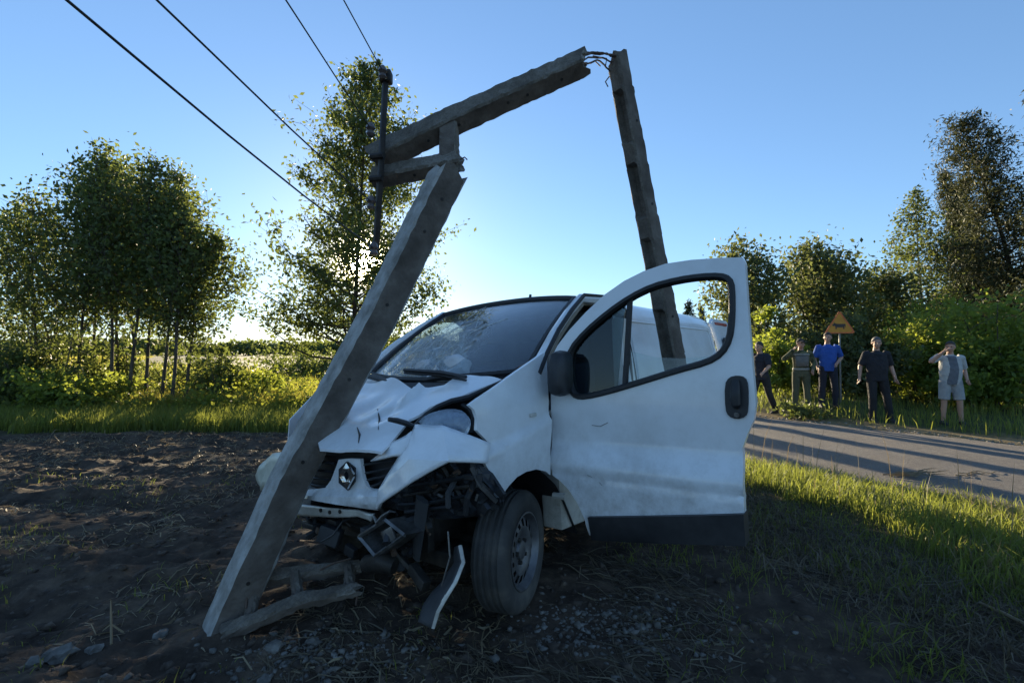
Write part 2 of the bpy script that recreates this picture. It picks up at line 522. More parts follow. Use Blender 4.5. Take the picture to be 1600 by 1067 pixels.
M_bark = simple('bark', [(.03, .024, .018), (.075, .06, .046), (.12, .10, .08)], 9, .95, bstr=.6, bdist=.02, stretch=(1, 1, .3))
M_birchbark = simple('birch_bark', [(.05, .045, .04), (.30, .28, .25), (.5, .48, .45)], 7, .8, bstr=.3, bdist=.01, stretch=(.4, .4, 2.2))
M_leaf = leafmat('leaf_alder', (.042, .062, .024), (.115, .145, .05), (.26, .31, .06), .45)
M_leaf_birch = leafmat('leaf_birch', (.05, .075, .025), (.11, .14, .045), (.24, .28, .06), .45)
M_leaf_willow = leafmat('leaf_willow', (.045, .065, .028), (.12, .14, .06), (.24, .27, .06), .42)
M_leaf_bright = leafmat('leaf_hazel', (.08, .125, .028), (.16, .22, .05), (.46, .52, .06), .52)
M_needle = leafmat('needle_spruce', (.014, .026, .014), (.035, .055, .026), (.06, .08, .02), .15, .6)
M_needle2 = leafmat('needle_pine', (.030, .044, .022), (.085, .098, .048), (.14, .14, .03), .2, .6)
M_grass = leafmat('grass', (.055, .080, .018), (.16, .19, .05), (.40, .44, .07), .5)
M_meadow = leafmat('meadow_grass', (.10, .11, .025), (.22, .22, .06), (.55, .50, .08), .55)
M_dead = leafmat('dead_grass', (.06, .05, .035), (.20, .165, .11), (.2, .16, .09), .25)
M_straw0 = leafmat('dry_blade', (.12, .10, .05), (.30, .25, .13), (.34, .28, .12), .35)
M_weed = leafmat('weed_leaf', (.07, .11, .02), (.15, .18, .035), (.45, .48, .06), .5)

# ------------------------------------------------------------------ trees left: thicket of slim trees
def px_xy(u, d): return ((u - 800) / FOC * d, d)
def top_h(v, d): return CAM_H + (HZ - v) / FOC * d

thicket = [  # foot px, distance, top px x, top px y, crown start, crown width m
    (60, 13.6, 55, 300, .22, 1.25), (120, 13.2, 90, 258, .26, 1.15), (172, 13.0, 160, 208, .34, 1.1), (188, 14.2, 185, 230, .36, 1.0),
    (204, 12.8, 222, 232, .36, 1.05), (228, 13.6, 258, 238, .38, 1.0), (252, 13.2, 282, 288, .40, .95), (268, 12.7, 312, 318, .40, .9),
    (290, 13.4, 335, 352, .36, .85), (142, 14.8, 128, 236, .28, 1.3), (95, 15.0, 20, 318, .2, 1.4), (215, 15.2, 205, 256, .3, 1.2)]
words = ['stout dark tree at the left end of the thicket by the field', 'second tree from the left in the thicket, crown full to the ground',
         'tallest slim tree in the left thicket, crown peaking left of its middle', 'slim tree right behind the tallest one in the left thicket',
         'thin bare stemmed tree in the middle of the left thicket, front row', 'slim tree just right of the thicket middle, feathery top',
         'slender tree in the right half of the thicket leaning right', 'thin front tree near the right end of the left thicket, leaning right',
         'lowest tree at the right end of the left thicket', 'broad tree behind the left half of the thicket',
         'hindmost wide tree at the far left of the thicket', 'hindmost tree behind the middle of the left thicket']
for k, (u, d, tu, tv, cs, cw) in enumerate(thicket):
    x, y = px_xy(u, d); H = top_h(tv, d)
    tree('slim_tree', words[k], (x, y), H, M_leaf, M_bark,
         lambda t, cw=cw: 1.75 * cw * (.45 + .75 * math.sin(math.pi * min(1, .12 + t * .8)) ** .8) * (1 - .88 * t ** 1.8), cs * .85, 36, .8, (0.05, 0, .8), .055, .060, 22,
         .22, 100 + k, ((tu - u) / FOC * d / H, 0), .025, 'slim trees of the thicket left of the field', twigs=8, twl=.5)

x, y = px_xy(-70, 16)
tree('edge_tree', 'broad leafy tree cut off by the left picture edge', (x, y), 6.9, M_leaf_willow, M_bark, lambda t: 2.3 * (1 - .8 * t ** 2) + .1, .12, 44, .4, (0, 0, .4), .11, .075, 26, .24, 140)

# tall alder with the sun behind it
x, y = px_xy(549, 17.5)
tree('alder_tree', 'tall open crowned tree with the low sun shining through', (x, y), top_h(80, 17.5) - .1, M_leaf, M_bark,
     lambda t: 5.7 * (1 - t) ** .85 * (.78 + .22 * math.sin(t * 9 + 1)) * (.62 + .38 * min(1, t / .25)) + .35, .10, 165, .20, (0, 0, .30), .12, .074, 29, .15, 210, (.02, 0), .018, twigs=10, twl=.34)
x, y = px_xy(655, 15.5)
bush('dark_bush', 'dark bush between leaning pole and the van roof', (x, y), 2.3, 2.9, M_leaf, M_bark, 5200, .06, 210)
x, y = px_xy(470, 26)
bush('meadow_bush', 'distant dark bush below the tall tree left of the pole', (x, y), 4.5, 1.8, M_leaf, M_bark, 4200, .09, 212)
x, y = px_xy(20, 12.4)
bush('thicket_bush', 'low dark bush at the left picture edge under the thicket', (x, y), 3.4, 1.9, M_leaf, M_bark, 7000, .065, 214)
x, y = px_xy(118, 12.0)
bush('thicket_bush', 'rounded low bush at the feet of the thicket trees, near the field edge', (x, y), 2.0, 1.25, M_leaf_bright, M_bark, 4200, .06, 215)
for k, (u, d, w, h_, lab) in enumerate([(85, 12.6, 1.9, 2.6, 'airy young bush between the leftmost thicket trunks'), (190, 14.6, 1.8, 2.4, 'airy young bush behind the middle thicket trunks'),
                                        (300, 14.8, 1.9, 2.5, 'airy young bush behind the right thicket trunks'), (10, 13.5, 2.6, 3.6, 'tall airy bush at the left picture edge, among the trees'), (345, 13.6, 1.3, 2.0, 'thin upright bush just right of the last thicket trunk')]):
    x, y = px_xy(u, d)
    bush('young_bush', lab, (x, y), w, h_, M_leaf, M_bark, 2400, .056, 240 + k, group='understorey of the thicket', stems=11)
x, y = px_xy(385, 14.6)
bush('thicket_bush', 'loose pale sapling bush at the right end of the thicket', (x, y), 1.8, 1.5, M_leaf_bright, M_bark, 1700, .06, 216)

# ------------------------------------------------------------------ trees right of the road
for k, (u, d, tv, w, lab) in enumerate([
        (1195, 17.5, 392, 2.5, 'pale willow just right of the open van door'), (1262, 18.5, 398, 2.6, 'rounded willow above the man in camouflage'),
        (1330, 19.5, 406, 2.5, 'willow with a dark crown right behind the warning sign'), (1385, 20.5, 440, 2.3, 'lowest willow, between warning sign and the birch')]):
    x, y = px_xy(u, d)
    tree('willow_tree', lab, (x, y), top_h(tv, d), [M_leaf_willow, M_leaf_willow, M_leaf, M_leaf_willow][k], M_bark,
         lambda t, w=w: w * .80 * (.75 + .35 * math.sin(math.pi * t)) * (1 - .55 * t ** 3), .08, 60, .6, (0, 0, .5), .09, .078, 30, .26, 300 + k, group='willows behind the standing people', twigs=6)
x, y = px_xy(1447, 22)
tree('birch_tree', 'slender tall birch with a loose airy crown right of the sign', (x, y), top_h(292, 22), M_leaf_birch, M_birchbark,
     lambda t: 1.9 * math.sin(math.pi * min(1, .18 + .80 * t)) * (1 - .35 * t) + .15, .20, 64, .7, (0, 0, -.5), .10, .072, 26, .20, 320, (-.01, 0), .02, twigs=6)
x, y = px_xy(1497, 24)
tree('spruce_tree', 'narrow dark spruce between the birch and the big pine', (x, y), top_h(270, 24), M_needle, M_bark,
     lambda t: 2.0 * (1 - t) ** .9 + .10, .05, 150, .05, (0, 0, -.45), .11, .09, 50, .15, 330, twigs=6, aspect=.22, twl=.4)
x, y = px_xy(1600, 20)
tree('pine_tree', 'large pine with a rounded brownish crown near the right picture edge', (x, y), top_h(160, 20), M_needle2, M_bark,
     lambda t: 3.1 * (1 - t) ** .6 * (.75 + .25 * math.sin(t * 16)) + .25, .10, 190, .2, (0, 0, .15), .15, .085, 46, .2, 340, twigs=6, aspect=.25)
x, y = px_xy(1560, 23)
tree('spruce_tree', 'broad brownish spruce between the narrow dark one and the big pine', (x, y), top_h(242, 23), M_needle2, M_bark,
     lambda t: 1.7 * (1 - t) ** .85 + .15, .06, 140, .08, (0, 0, -.3), .12, .09, 48, .18, 332, twigs=6, aspect=.25, twl=.4)
x, y = px_xy(1672, 17)
tree('pine_tree', 'tallest pine, only its left branches showing at the right picture edge', (x, y), top_h(60, 17), M_needle2, M_bark,
     lambda t: 2.7 * (1 - t) ** .5 * (.75 + .25 * math.sin(t * 16)) + .25, .10, 170, .25, (0, 0, .1), .16, .085, 46, .22, 344, twigs=6, aspect=.25)
for k, (u, d, tv, w, ml, lab) in enumerate([
        (1590, 13.2, 415, 3.2, M_leaf_bright, 'bright sunlit bush at the right picture edge'), (1545, 12.8, 505, 2.6, M_leaf_bright, 'dark leafy bush right behind the man in shorts'),
        (1435, 14.5, 492, 2.6, M_leaf_bright, 'sunlit hazel bush between the man in black and the man in shorts'), (1340, 14.6, 505, 2.2, M_leaf_willow, 'dense bush behind the man in the black shirt'),
        (1275, 14.8, 488, 2.4, M_leaf_willow, 'dark shrub behind the man in the blue polo shirt'), (1205, 14.6, 500, 2.0, M_leaf_bright, 'light green shrub right beside the open van door'),
        (1500, 16.5, 440, 3.0, M_leaf_bright, 'tall bush behind the man in shorts, under the spruce')]):
    x, y = px_xy(u, d)
    bush('roadside_bush', lab, (x, y), w, top_h(tv, d), ml, M_bark, 7500, .066, 350 + k, group='bushes beyond the road')
x, y = px_xy(1258, 11.3)
bush('roadside_weed', 'knee high leafy weed at the feet of the man in camouflage', (x, y), .9, .45, M_leaf, M_bark, 900, .05, 370, cat='plant', stems=7)

# saplings behind the van: their shadows stripe the road
for k, (x, y, h_) in enumerate([(.2, 18.0, 3.2), (1.05, 17.5, 3.1), (1.75, 16.5, 3.0), (2.45, 17.2, 3.0), (3.6, 17.2, 2.8)]):
    tree('sapling_tree', ['leftmost', 'second from left', 'middle', 'second from right', 'rightmost'][k] + ' of the low young trees hidden behind the white van', (x, y), h_, M_leaf, M_bark, lambda t: .30 * (1 - t) + .12, .08, 30, .9, (0, 0, .6), .05, .06, 34, .08, 400 + k, group='saplings behind the van')
for k, (u, v, d) in enumerate([(1070, 468, 46), (1102, 474, 50), (1150, 470, 44)]):
    x, y = px_xy(u, d)
    tree('far_spruce', ['left distant spruce tip seen through the van door window', 'right distant spruce tip seen through the van door window', 'distant spruce mostly behind the rear edge of the door'][k],
         (x, y), top_h(v, d), M_needle, M_bark, lambda t: 1.9 * (1 - t) + .1, .05, 90, .05, (0, 0, -.4), .12, .15, 26, .16, 420 + k, aspect=.25, twigs=4)
x, y = px_xy(1142, 22)
tree('yellow_tree', 'yellow green tree seen through the rear of the door window', (x, y), top_h(448, 22), M_leaf_bright, M_bark, lambda t: .9 * (1 - .6 * t), .1, 40, .6, (0, 0, .4), .07, .08, 20, .2, 430)

# ------------------------------------------------------------------ far wood on the horizon, meadow, grass
r = np.random.RandomState(5)
N = 26000
X = r.uniform(-420, 420, N); Yd = 300 + 40 * r.rand(N)
Zt = (5 + 6 * vnoise(X * .05, X * 0, 31) + 3 * vnoise(X * .3, X * 0, 32)) * (r.rand(N) ** .7)
fw = leaves('far_woods', np.stack([X, Yd, Zt], 1), 1.3, M_leaf, None, .8, 6)
tag(fw, 'low dark line of woods on the horizon beyond the meadow', 'woods', kind='stuff')

def scatter(n, x0, x1, y0, y1, keep, seed):
    r = np.random.RandomState(seed)
    x = r.uniform(x0, x1, n); y = r.uniform(y0, y1, n)
    k = keep(x, y, r.rand(n)); x, y = x[k], y[k]
    return np.stack([x, y, height(x, y) - .01], 1)
offroad = lambda x, y: (beyond(x, y) < -5.0) | (beyond(x, y) > .1)
# verge grass, dense and sunlit along the road
P = scatter(150000, 1.2, 9, 1.6, 12, lambda x, y, q: (soil_mask(x, y) < .55 * q + .1) & (beyond(x, y) < -4.85 + .35 * q) & (q < 1.15 - .06 * y) & (vnoise(x * 1.5, y * 1.5, 81) + .5 * vnoise(x * 5, y * 5, 82) > .25 + .5 * q), 40)
tag(blades('verge_grass', P, .165, .008, M_grass, 41, .8, (.05, -.05)), 'tall green grass on the verge between van and road', 'grass', kind='stuff')
P = scatter(26000, 3, 22, 7, 26, lambda x, y, q: (beyond(x, y) > .25 + .8 * q) & (q > .15), 42)
tag(blades('roadside_grass', P, .30, .014, M_grass, 43, .6), 'green grass beyond the road behind the people', 'grass', kind='stuff')
P = scatter(30000, -4, 14, 3, 20, lambda x, y, q: ((beyond(x, y) > -.15 - .25 * q) & (beyond(x, y) < 1.3 * q)) | ((beyond(x, y) < -4.7 + .2 * q) & (beyond(x, y) > -5.5)), 44)
tag(blades('dry_grass', P, .07, .008, M_dead, 45, 1.2), 'short dry grass along both road edges', 'grass', kind='stuff')
P = scatter(60000, 1.4, 9, 1.8, 11, lambda x, y, q: (soil_mask(x, y) < .7 * q) & (beyond(x, y) < -4.85) & (vnoise(x * 1.1, y * 1.1, 83) > .35 + .4 * q), 84)
tag(blades('verge_dry_grass', P, .17, .006, M_straw0, 85, 1.0), 'dry yellowed grass mixed into the verge', 'grass', kind='stuff')
# strip of grass at the end of the field and the meadow behind
P = scatter(60000, -17, 3, 8.9, 13, lambda x, y, q: (soil_mask(x, y) < .5 * q + .05) & offroad(x, y), 46)
tag(blades('field_edge_grass', P, .34, .014, M_grass, 47, .6, (.08, 0)), 'grass strip along the end of the ploughed field', 'grass', kind='stuff')
r = np.random.RandomState(48); n_ = 70000
Yd = 12 + 45 * r.rand(n_) ** 1.8; Xd = (r.rand(n_) * 1.45 - 1.2) * (Yd * 1.05)
k = (beyond(Xd, Yd) < -8.5) | ((beyond(Xd, Yd) < -5.5) & (Xd < -2)); Xd, Yd = Xd[k], Yd[k]
P = np.stack([Xd, Yd, np.zeros(len(Xd)) - .02], 1)
tag(blades('meadow_grass', P, .5, .03, M_meadow, 49, .6), 'sunlit yellow green meadow grass behind the field', 'grass', kind='stuff')
r = np.random.RandomState(148); n_ = 36000
Yd = 40 + 180 * r.rand(n_) ** 1.5; Xd = (r.rand(n_) * 1.5 - 1.2) * Yd
k = beyond(Xd, Yd) < -16; Xd, Yd = Xd[k], Yd[k]
tag(blades('far_meadow_grass', np.stack([Xd, Yd, np.zeros(len(Xd)) - .02], 1), .75, .16, M_meadow, 149, .6), 'far yellow green meadow reaching to the dark woods', 'grass', kind='stuff')
# leafy weeds through the meadow, in clumps
C = []
for i in range(1000):
    yy = 11.5 + 26 * r.rand() ** 1.6; xx = (r.rand() * 1.15 - .95) * yy * 1.05
    if beyond(xx, yy) > (-5.7 if xx < -2.5 else -13): continue
    hh = .2 + .55 * r.rand() ** 1.7; ww = .25 + .4 * r.rand()
    q = r.randn(60, 3) * vec((ww * .5, ww * .5, hh * .35)); C.append(q + vec((xx, yy, hh * .55)))
C = np.concatenate(C); C = C[C[:, 2] > .02]
tag(leaves('meadow_weeds', C, .055, M_weed, None, .55, 50), 'leafy sunlit weeds growing through the meadow', 'weeds', kind='stuff')
# ================================================================== WHITE VAN (built in its own frame: x forward, y to its left, z up)
YAW, ROLL = R(38.74), R(2.16)
VF = Vector((-math.sin(YAW), -math.cos(YAW), 0)); VL = Vector((math.cos(YAW), -math.sin(YAW), 0)); VU = Vector((0, 0, 1))
VL, VU = VL * math.cos(ROLL) + VU * math.sin(ROLL), VU * math.cos(ROLL) - VL * math.sin(ROLL)
VT = Vector((-.607, 3.356, 0.0))
VM = Matrix((VF, VL, VU)).transposed()
CV = VM.transposed() @ (Vector((0, 0, CAM_H)) - VT)      # camera in van frame
def rv(u, v): return VM.transposed() @ ray(u, v)
def hit(u, v, n, p):
    """van-frame point where the line of sight of a photo pixel meets the plane (n, p)"""
    n, p = Vector(n), Vector(p); d = rv(u, v)
    return CV + d * ((p - CV).dot(n) / d.dot(n))
def hx(u, v, x): return hit(u, v, (1, 0, 0), (x, 0, 0))
def hy(u, v, y): return hit(u, v, (0, 1, 0), (0, y, 0))

def paint(name, col, dirt=.5):
    m, n, l, b = nt(name)
    f = noise(n, l, 2.2, 8, .7)
    c = mixc(n, l, ramp(n, l, f, [(.45, (0, 0, 0)), (.75, (dirt, dirt, dirt))]), col, tuple(k * .62 for k in (col[0], col[1] * .96, col[2] * .88)))
    scr = ramp(n, l, noise(n, l, 60, 4, .8, stretch=(.2, 1, 1)), [(.70, (0, 0, 0)), (.76, (.5, .5, .5))])
    c = mixc(n, l, scr, c, tuple(k * .6 for k in col))
    # mud splashes low on the body
    tc = n.new('ShaderNodeTexCoord'); sp = n.new('ShaderNodeSeparateXYZ'); l.new(tc.outputs['Object'], sp.inputs[0])
    mr = n.new('ShaderNodeMapRange'); mr.inputs[1].default_value = 1.15; mr.inputs[2].default_value = .4
    l.new(sp.outputs['Z'], mr.inputs[0])
    mul = n.new('ShaderNodeMath'); mul.operation = 'MULTIPLY'; l.new(mr.outputs[0], mul.inputs[0])
    l.new(ramp(n, l, noise(n, l, 7, 9, .75), [(.42, (0, 0, 0)), (.7, (.8, .8, .8))]), mul.inputs[1])
    c = mixc(n, l, mul.outputs[0], c, (.22, .19, .15))
    l.new(c, b.inputs['Base Color'])
    b.inputs['Roughness'].default_value = .32; b.inputs['Coat Weight'].default_value = .6; b.inputs['Coat Roughness'].default_value = .07
    bump(n, l, b, noise(n, l, 5, 3, .5), .06, .02)
    return m
M_white = paint('van_white_paint', (.76, .78, .79))
M_cream = paint('van_primer_white', (.60, .58, .52), .8)
M_black = simple('black_plastic', [(.012, .013, .015), (.03, .031, .034)], 12, .5, bstr=.15, bdist=.002)
M_rubber = simple('rubber_seal', [(.010, .010, .011), (.022, .022, .023)], 20, .55, bstr=.1)
M_tyre = simple('tyre_rubber', [(.032, .031, .030), (.055, .052, .048), (.10, .09, .075)], 6, .85, bstr=.4, bdist=.003)
M_rim = simple('rim_steel', [(.10, .10, .105), (.20, .20, .205)], 14, .5, metal=.6, bstr=.15)
M_metal = simple('torn_metal', [(.07, .066, .06), (.16, .155, .15), (.30, .30, .29)], 9, .42, metal=.7, bstr=.2)
M_greasy = simple('greasy_metal', [(.012, .011, .010), (.035, .031, .027), (.075, .066, .055)], 7, .6, metal=.3, bstr=.5, bdist=.006)
M_rust = simple('rusty_metal', [(.05, .03, .02), (.12, .075, .05)], 9, .8, bstr=.4, bdist=.004)
M_inner = simple('cabin_plastic', [(.03, .032, .036), (.055, .057, .06)], 9, .7, bstr=.15)
M_seatcloth = simple('seat_cloth', [(.03, .034, .045), (.06, .064, .08)], 40, .95, bstr=.4, bdist=.003)
M_airbag = simple('airbag_cloth', [(.45, .46, .47), (.66, .67, .68)], 6, .9, bstr=.5, bdist=.02, bscale=14)
M_chrome, n, l, b = nt('emblem_chrome'); b.inputs['Base Color'].default_value = (.62, .62, .62, 1); b.inputs['Metallic'].default_value = 1; b.inputs['Roughness'].default_value = .18

def glass(name, tintc, clear, rough=.02, haze=None, hazec=(.7, .75, .78), ior=1.5):
    m, n, l, b = nt(name)
    b.inputs['Base Color'].default_value = (*tintc, 1); b.inputs['Roughness'].default_value = rough; b.inputs['IOR'].default_value = ior
    b.inputs['Specular IOR Level'].default_value = .5
    t = n.new('ShaderNodeBsdfTransparent'); t.inputs[0].default_value = (*clear, 1)
    g = n.new('ShaderNodeBsdfGlossy'); g.inputs['Roughness'].default_value = rough; g.inputs[0].default_value = (1, 1, 1, 1)
    fr = n.new('ShaderNodeFresnel'); ge = n.new('ShaderNodeNewGeometry'); io = n.new('ShaderNodeMapRange')
    io.inputs[3].default_value = ior; io.inputs[4].default_value = 1 / ior; l.new(ge.outputs['Backfacing'], io.inputs[0]); l.new(io.outputs[0], fr.inputs[0])   # thin sheet: same reflectance from both sides
    x = n.new('ShaderNodeMixShader'); l.new(fr.outputs[0], x.inputs[0]); l.new(t.outputs[0], x.inputs[1]); l.new(g.outputs[0], x.inputs[2])
    out = x.outputs[0]
    if haze:
        d = n.new('ShaderNodeBsdfDiffuse'); d.inputs[0].default_value = (*hazec, 1)
        tr = n.new('ShaderNodeBsdfTranslucent'); tr.inputs[0].default_value = (*hazec, 1)
        y = n.new('ShaderNodeMixShader'); y.inputs[0].default_value = .6; l.new(d.outputs[0], y.inputs[1]); l.new(tr.outputs[0], y.inputs[2])
        z = n.new('ShaderNodeMixShader'); l.new(haze(n, l), z.inputs[0]); l.new(out, z.inputs[1]); l.new(y.outputs[0], z.inputs[2])
        out = z.outputs[0]
    l.new(out, n['Material Output'].inputs[0])
    return m
def ws_haze(n, l):
    """cracked laminate: fine frosted web, densest round the impact, plus dust all over"""
    tc = n.new('ShaderNodeTexCoord')
    mp = n.new('ShaderNodeVectorMath'); mp.operation = 'DISTANCE'; mp.inputs[1].default_value = (-.33, -.14, 1.50)
    l.new(tc.outputs['Object'], mp.inputs[0])
    near = n.new('ShaderNodeMapRange'); near.inputs[1].default_value = .55; near.inputs[2].default_value = .18; l.new(mp.outputs['Value'], near.inputs[0])
    def web(scale, w):
        v = n.new('ShaderNodeTexVoronoi'); v.feature = 'DISTANCE_TO_EDGE'; v.inputs['Scale'].default_value = scale
        l.new(tc.outputs['Object'], v.inputs['Vector'])
        q = n.new('ShaderNodeMapRange'); q.inputs[1].default_value = w; q.inputs[2].default_value = 0; l.new(v.outputs['Distance'], q.inputs[0])
        return q.outputs[0]
    a = n.new('ShaderNodeMath'); a.operation = 'MAXIMUM'; l.new(web(22, .10), a.inputs[0]); l.new(web(60, .2), a.inputs[1])
    a2 = n.new('ShaderNodeMath'); a2.operation = 'MULTIPLY_ADD'; a2.inputs[1].default_value = .5; a2.inputs[2].default_value = .5; l.new(a.outputs[0], a2.inputs[0]); a = a2
    k = n.new('ShaderNodeMath'); k.operation = 'MULTIPLY'; l.new(a.outputs[0], k.inputs[0]); l.new(near.outputs[0], k.inputs[1])
    dn = ramp(n, l, noise(n, l, 3.5, 8, .75), [(.40, (.03, .03, .03)), (.68, (.15, .15, .15))])
    s = n.new('ShaderNodeMath'); s.operation = 'ADD'; s.use_clamp = True; l.new(k.outputs[0], s.inputs[0]); l.new(dn, s.inputs[1])
    return s.outputs[0]
M_wind = glass('windscreen_glass', (.02, .03, .04), (.78, .84, .86), .03, ws_haze, ior=1.75)
M_side = glass('side_glass', (.02, .03, .03), (.42, .50, .52), .01)
M_side2 = glass('clear_side_glass', (.02, .03, .03), (.86, .90, .90), .01)
M_lens = glass('headlight_lens', (.1, .1, .1), (.75, .8, .85), .05, lambda n, l: ramp(n, l, noise(n, l, 7, 6, .7), [(.35, (.15, .15, .15)), (.65, (.7, .7, .7))]), (.62, .70, .78))

van = empty('crashed_van', VT, 0, 'crashed white van with crumpled nose and its driver door wide open', 'van')
van.rotation_mode = 'QUATERNION'
van.rotation_quaternion = VM.to_quaternion()
YO = .93      # body half width

# ---- cargo body, roof and right hand side
SEC = [(.80, .26), (.90, .32), (.935, .50), (.955, .78), (.945, .92), (.93, 1.15), (.895, 1.45), (.83, 1.76), (.785, 1.86), (.70, 1.915), (.52, 1.945), (.26, 1.96), (0, 1.965)]
def ring(x, sx=1.0, dz=0.0, zs=1.0):
    a = [(y * sx, z * zs + dz) for y, z in SEC]
    return [Vector((x, y, z)) for y, z in a] + [Vector((x, -y, z)) for y, z in a[-2::-1]]
mb = MB()
xs = [-1.30, -1.5, -2.0, -2.5, -3.0, -3.4, -3.75, -3.88, -3.95]
mb.loft([ring(x, *( (1, 0) if x > -3.8 else ((.985, -.008) if x > -3.9 else (.95, -.03)))) for x in xs], closed=True)
n0 = len(mb.v); mb.add(ring(-3.95, .95, -.03), [tuple(range(len(ring(-3.95))))])
body = mb.build('cargo_body', M_white, van, smooth=True)
# pressed panels on the left side: a raised rim round each field, a door gap and the sliding rail
mb = MB()
def side_y(z):
    for (y0, z0), (y1, z1) in zip(SEC, SEC[1:]):
        if z0 <= z <= z1: return y0 + (y1 - y0) * (z - z0) / (z1 - z0)
    return .9
for (x0, x1, z0, z1) in [(-1.55, -2.52, 1.12, 1.74), (-2.66, -3.72, 1.12, 1.74)]:
    P_ = smooth_poly(densify([(x0, z0), (x1, z0), (x1, z1), (x0, z1)], .16), 2)
    pts = [Vector((a, side_y(z) + .004, z)) for a, z in densify(P_, .08)]
    mb.tube(pts + [pts[0]], .007, 6, cap=False)
mb.build('pressed_panel_rim', M_white, van, smooth=True)
for x in (-1.50, -2.60):
    mb = MB(); mb.tube([Vector((x, side_y(z) + .001, z)) for z in np.linspace(.36, 1.86, 14)], .007, 5); mb.build('panel_gap', M_rubber, van)
mb = MB(); mb.tube([Vector((x, side_y(1.02) + .004, 1.02)) for x in np.linspace(-2.6, -3.85, 6)], .014, 6)
mb.build('slide_rail', M_rubber, van)
mb = MB()
for x, zz in [(-3.90, 1.5)]:
    mb.box((x, .87, 1.0), (.03, .05, .42))
mb.build('tail_light', simple('tail_light_red', [(.35, .02, .02), (.45, .04, .03)], 10, .3, bstr=0), van, bevel=.01)

# left rear barn door standing open, seen past the driver door
rdp = panel('rear_door', [(-3.97, .45), (-3.97, 1.84), (-4.05, 1.90), (-4.62, 1.90), (-4.72, 1.80), (-4.72, .45)], [], .2, lambda a, z, k: Vector((a, side_y(min(1.86, z)) + .015 - k, z)), .045, M_white, van)
mb = MB(); mb.box((-4.3, .815, 1.84), (.5, .02, .035)); mb.build('red_reflector', simple('reflector_red', [(.30, .03, .02), (.42, .05, .03)], 10, .4, bstr=0), rdp, bevel=.004)
mb = MB(); mb.box((-4.35, .90, 1.45), (.5, .02, .42)); mb.build('rear_window', M_rubber, rdp, bevel=.006)
# ---- roof over the cab, pillars, cab floor, right door
def wtop(y): return Vector((-.985 + .055 * (y / .72) ** 2 , y, 1.935 - .05 * abs(y / .72) ** 2.2))
def wbase(y): return Vector((.02 - .20 * (abs(y) / .8) ** 2, y, 1.325 + .035 * (abs(y) / .8) ** 2))
mb = MB()
ys = [-.78, -.74, -.66, -.5, -.25, 0, .25, .5, .66, .74, .78]
rows = []
for k in range(7):
    t = k / 6; row = []
    for y in ys:
        a = wtop(max(-.72, min(.72, y * .93)))
        zb = np.interp(abs(y), [p[0] for p in SEC[::-1]], [p[1] for p in SEC[::-1]])
        e = Vector((-1.42, y * 1.03, zb + .003))
        p = a.lerp(e, t); p.z += .035 * math.sin(math.pi * t) * (1 - (y / .9) ** 2) + .004
        row.append(p)
    rows.append(row)
mb.loft(rows, closed=False)
for p in list(rows): pass
mb.loft([[q - Vector((0, 0, .035)) for q in row] for row in rows], closed=False)
mb.build('cab_roof', M_white, van, smooth=True)
for sgn in (1, -1):
    mb = MB()
    pil = [Vector((-1.40, .855 * sgn, 1.80)), Vector((-1.15, .80 * sgn, 1.885)), Vector((-.95, .745 * sgn, 1.885)), Vector((-.70, .79 * sgn, 1.755)), Vector((-.45, .835 * sgn, 1.60)), Vector((-.25, .87 * sgn, 1.44)), Vector((-.14, .885 * sgn, 1.32)), Vector((-.20, .89 * sgn, 1.1))]
    mb.tube(pil, [.045, .045, .036, .032, .032, .036, .042, .05], 8)
    mb.build('windscreen_pillar', M_white, van, smooth=True)
    # rubber door seal along the opening
    if sgn == 1:
        mb = MB()
        seal = [p + Vector((-.012, .028, .024)) for p in pil[:7]]
        mb.tube([Vector((-1.42, .93, .95)), Vector((-1.43, .90, 1.45))] + seal, .016, 6)
        mb.build('door_seal', M_rubber, van, smooth=True)
        mb = MB()
        mb.tube([p + Vector((-.06, -.012, -.03)) for p in pil[:7]], .018, 6)
        mb.build('pillar_trim', simple('beige_trim', [(.20, .17, .13), (.30, .26, .20)], 8, .8), van, smooth=True)
mb = MB()   # B pillar, floor, bulkhead, sills
for y in (.86, -.86):
    mb = MB(); mb.box((-1.36, y, 1.0), (.12, .09, 1.5)); mb.build('door_pillar', M_cream, van, bevel=.015)
mb = MB(); mb.box((-.94, 0, .40), (.92, 1.7, .06)); mb.box((-1.34, 0, 1.1), (.03, 1.62, 1.45)); mb.box((-.10, 0, .95), (.04, 1.3, .7))
mb.build('cab_floor', M_inner, van)
mb = MB()
mb.loft([[Vector((x, y, z)) for x, z in [(-.34, .80), (-.36, .36), (-1.42, .30), (-1.42, .44), (-.62, .46), (-.50, .60)]] for y in (.76, .905)], closed=True, cap=True)
mb.build('door_sill', M_cream, van, bevel=.012)
f_side = lambda s, off=0: (lambda a, z, k: Vector((a, s * (side_y(min(1.86, z)) + off - k), z)))
panel('right_fender', [(-.22, 1.38), (-.22, .78), (-.10, .74), (.12, .74), (.36, .60), (.50, .62), (.46, 1.05), (.2, 1.28)], [], .09,
      lambda a, z, k: Vector((a, -(.925 - k - .05 * max(0, a)), z)), .012, M_white, van)

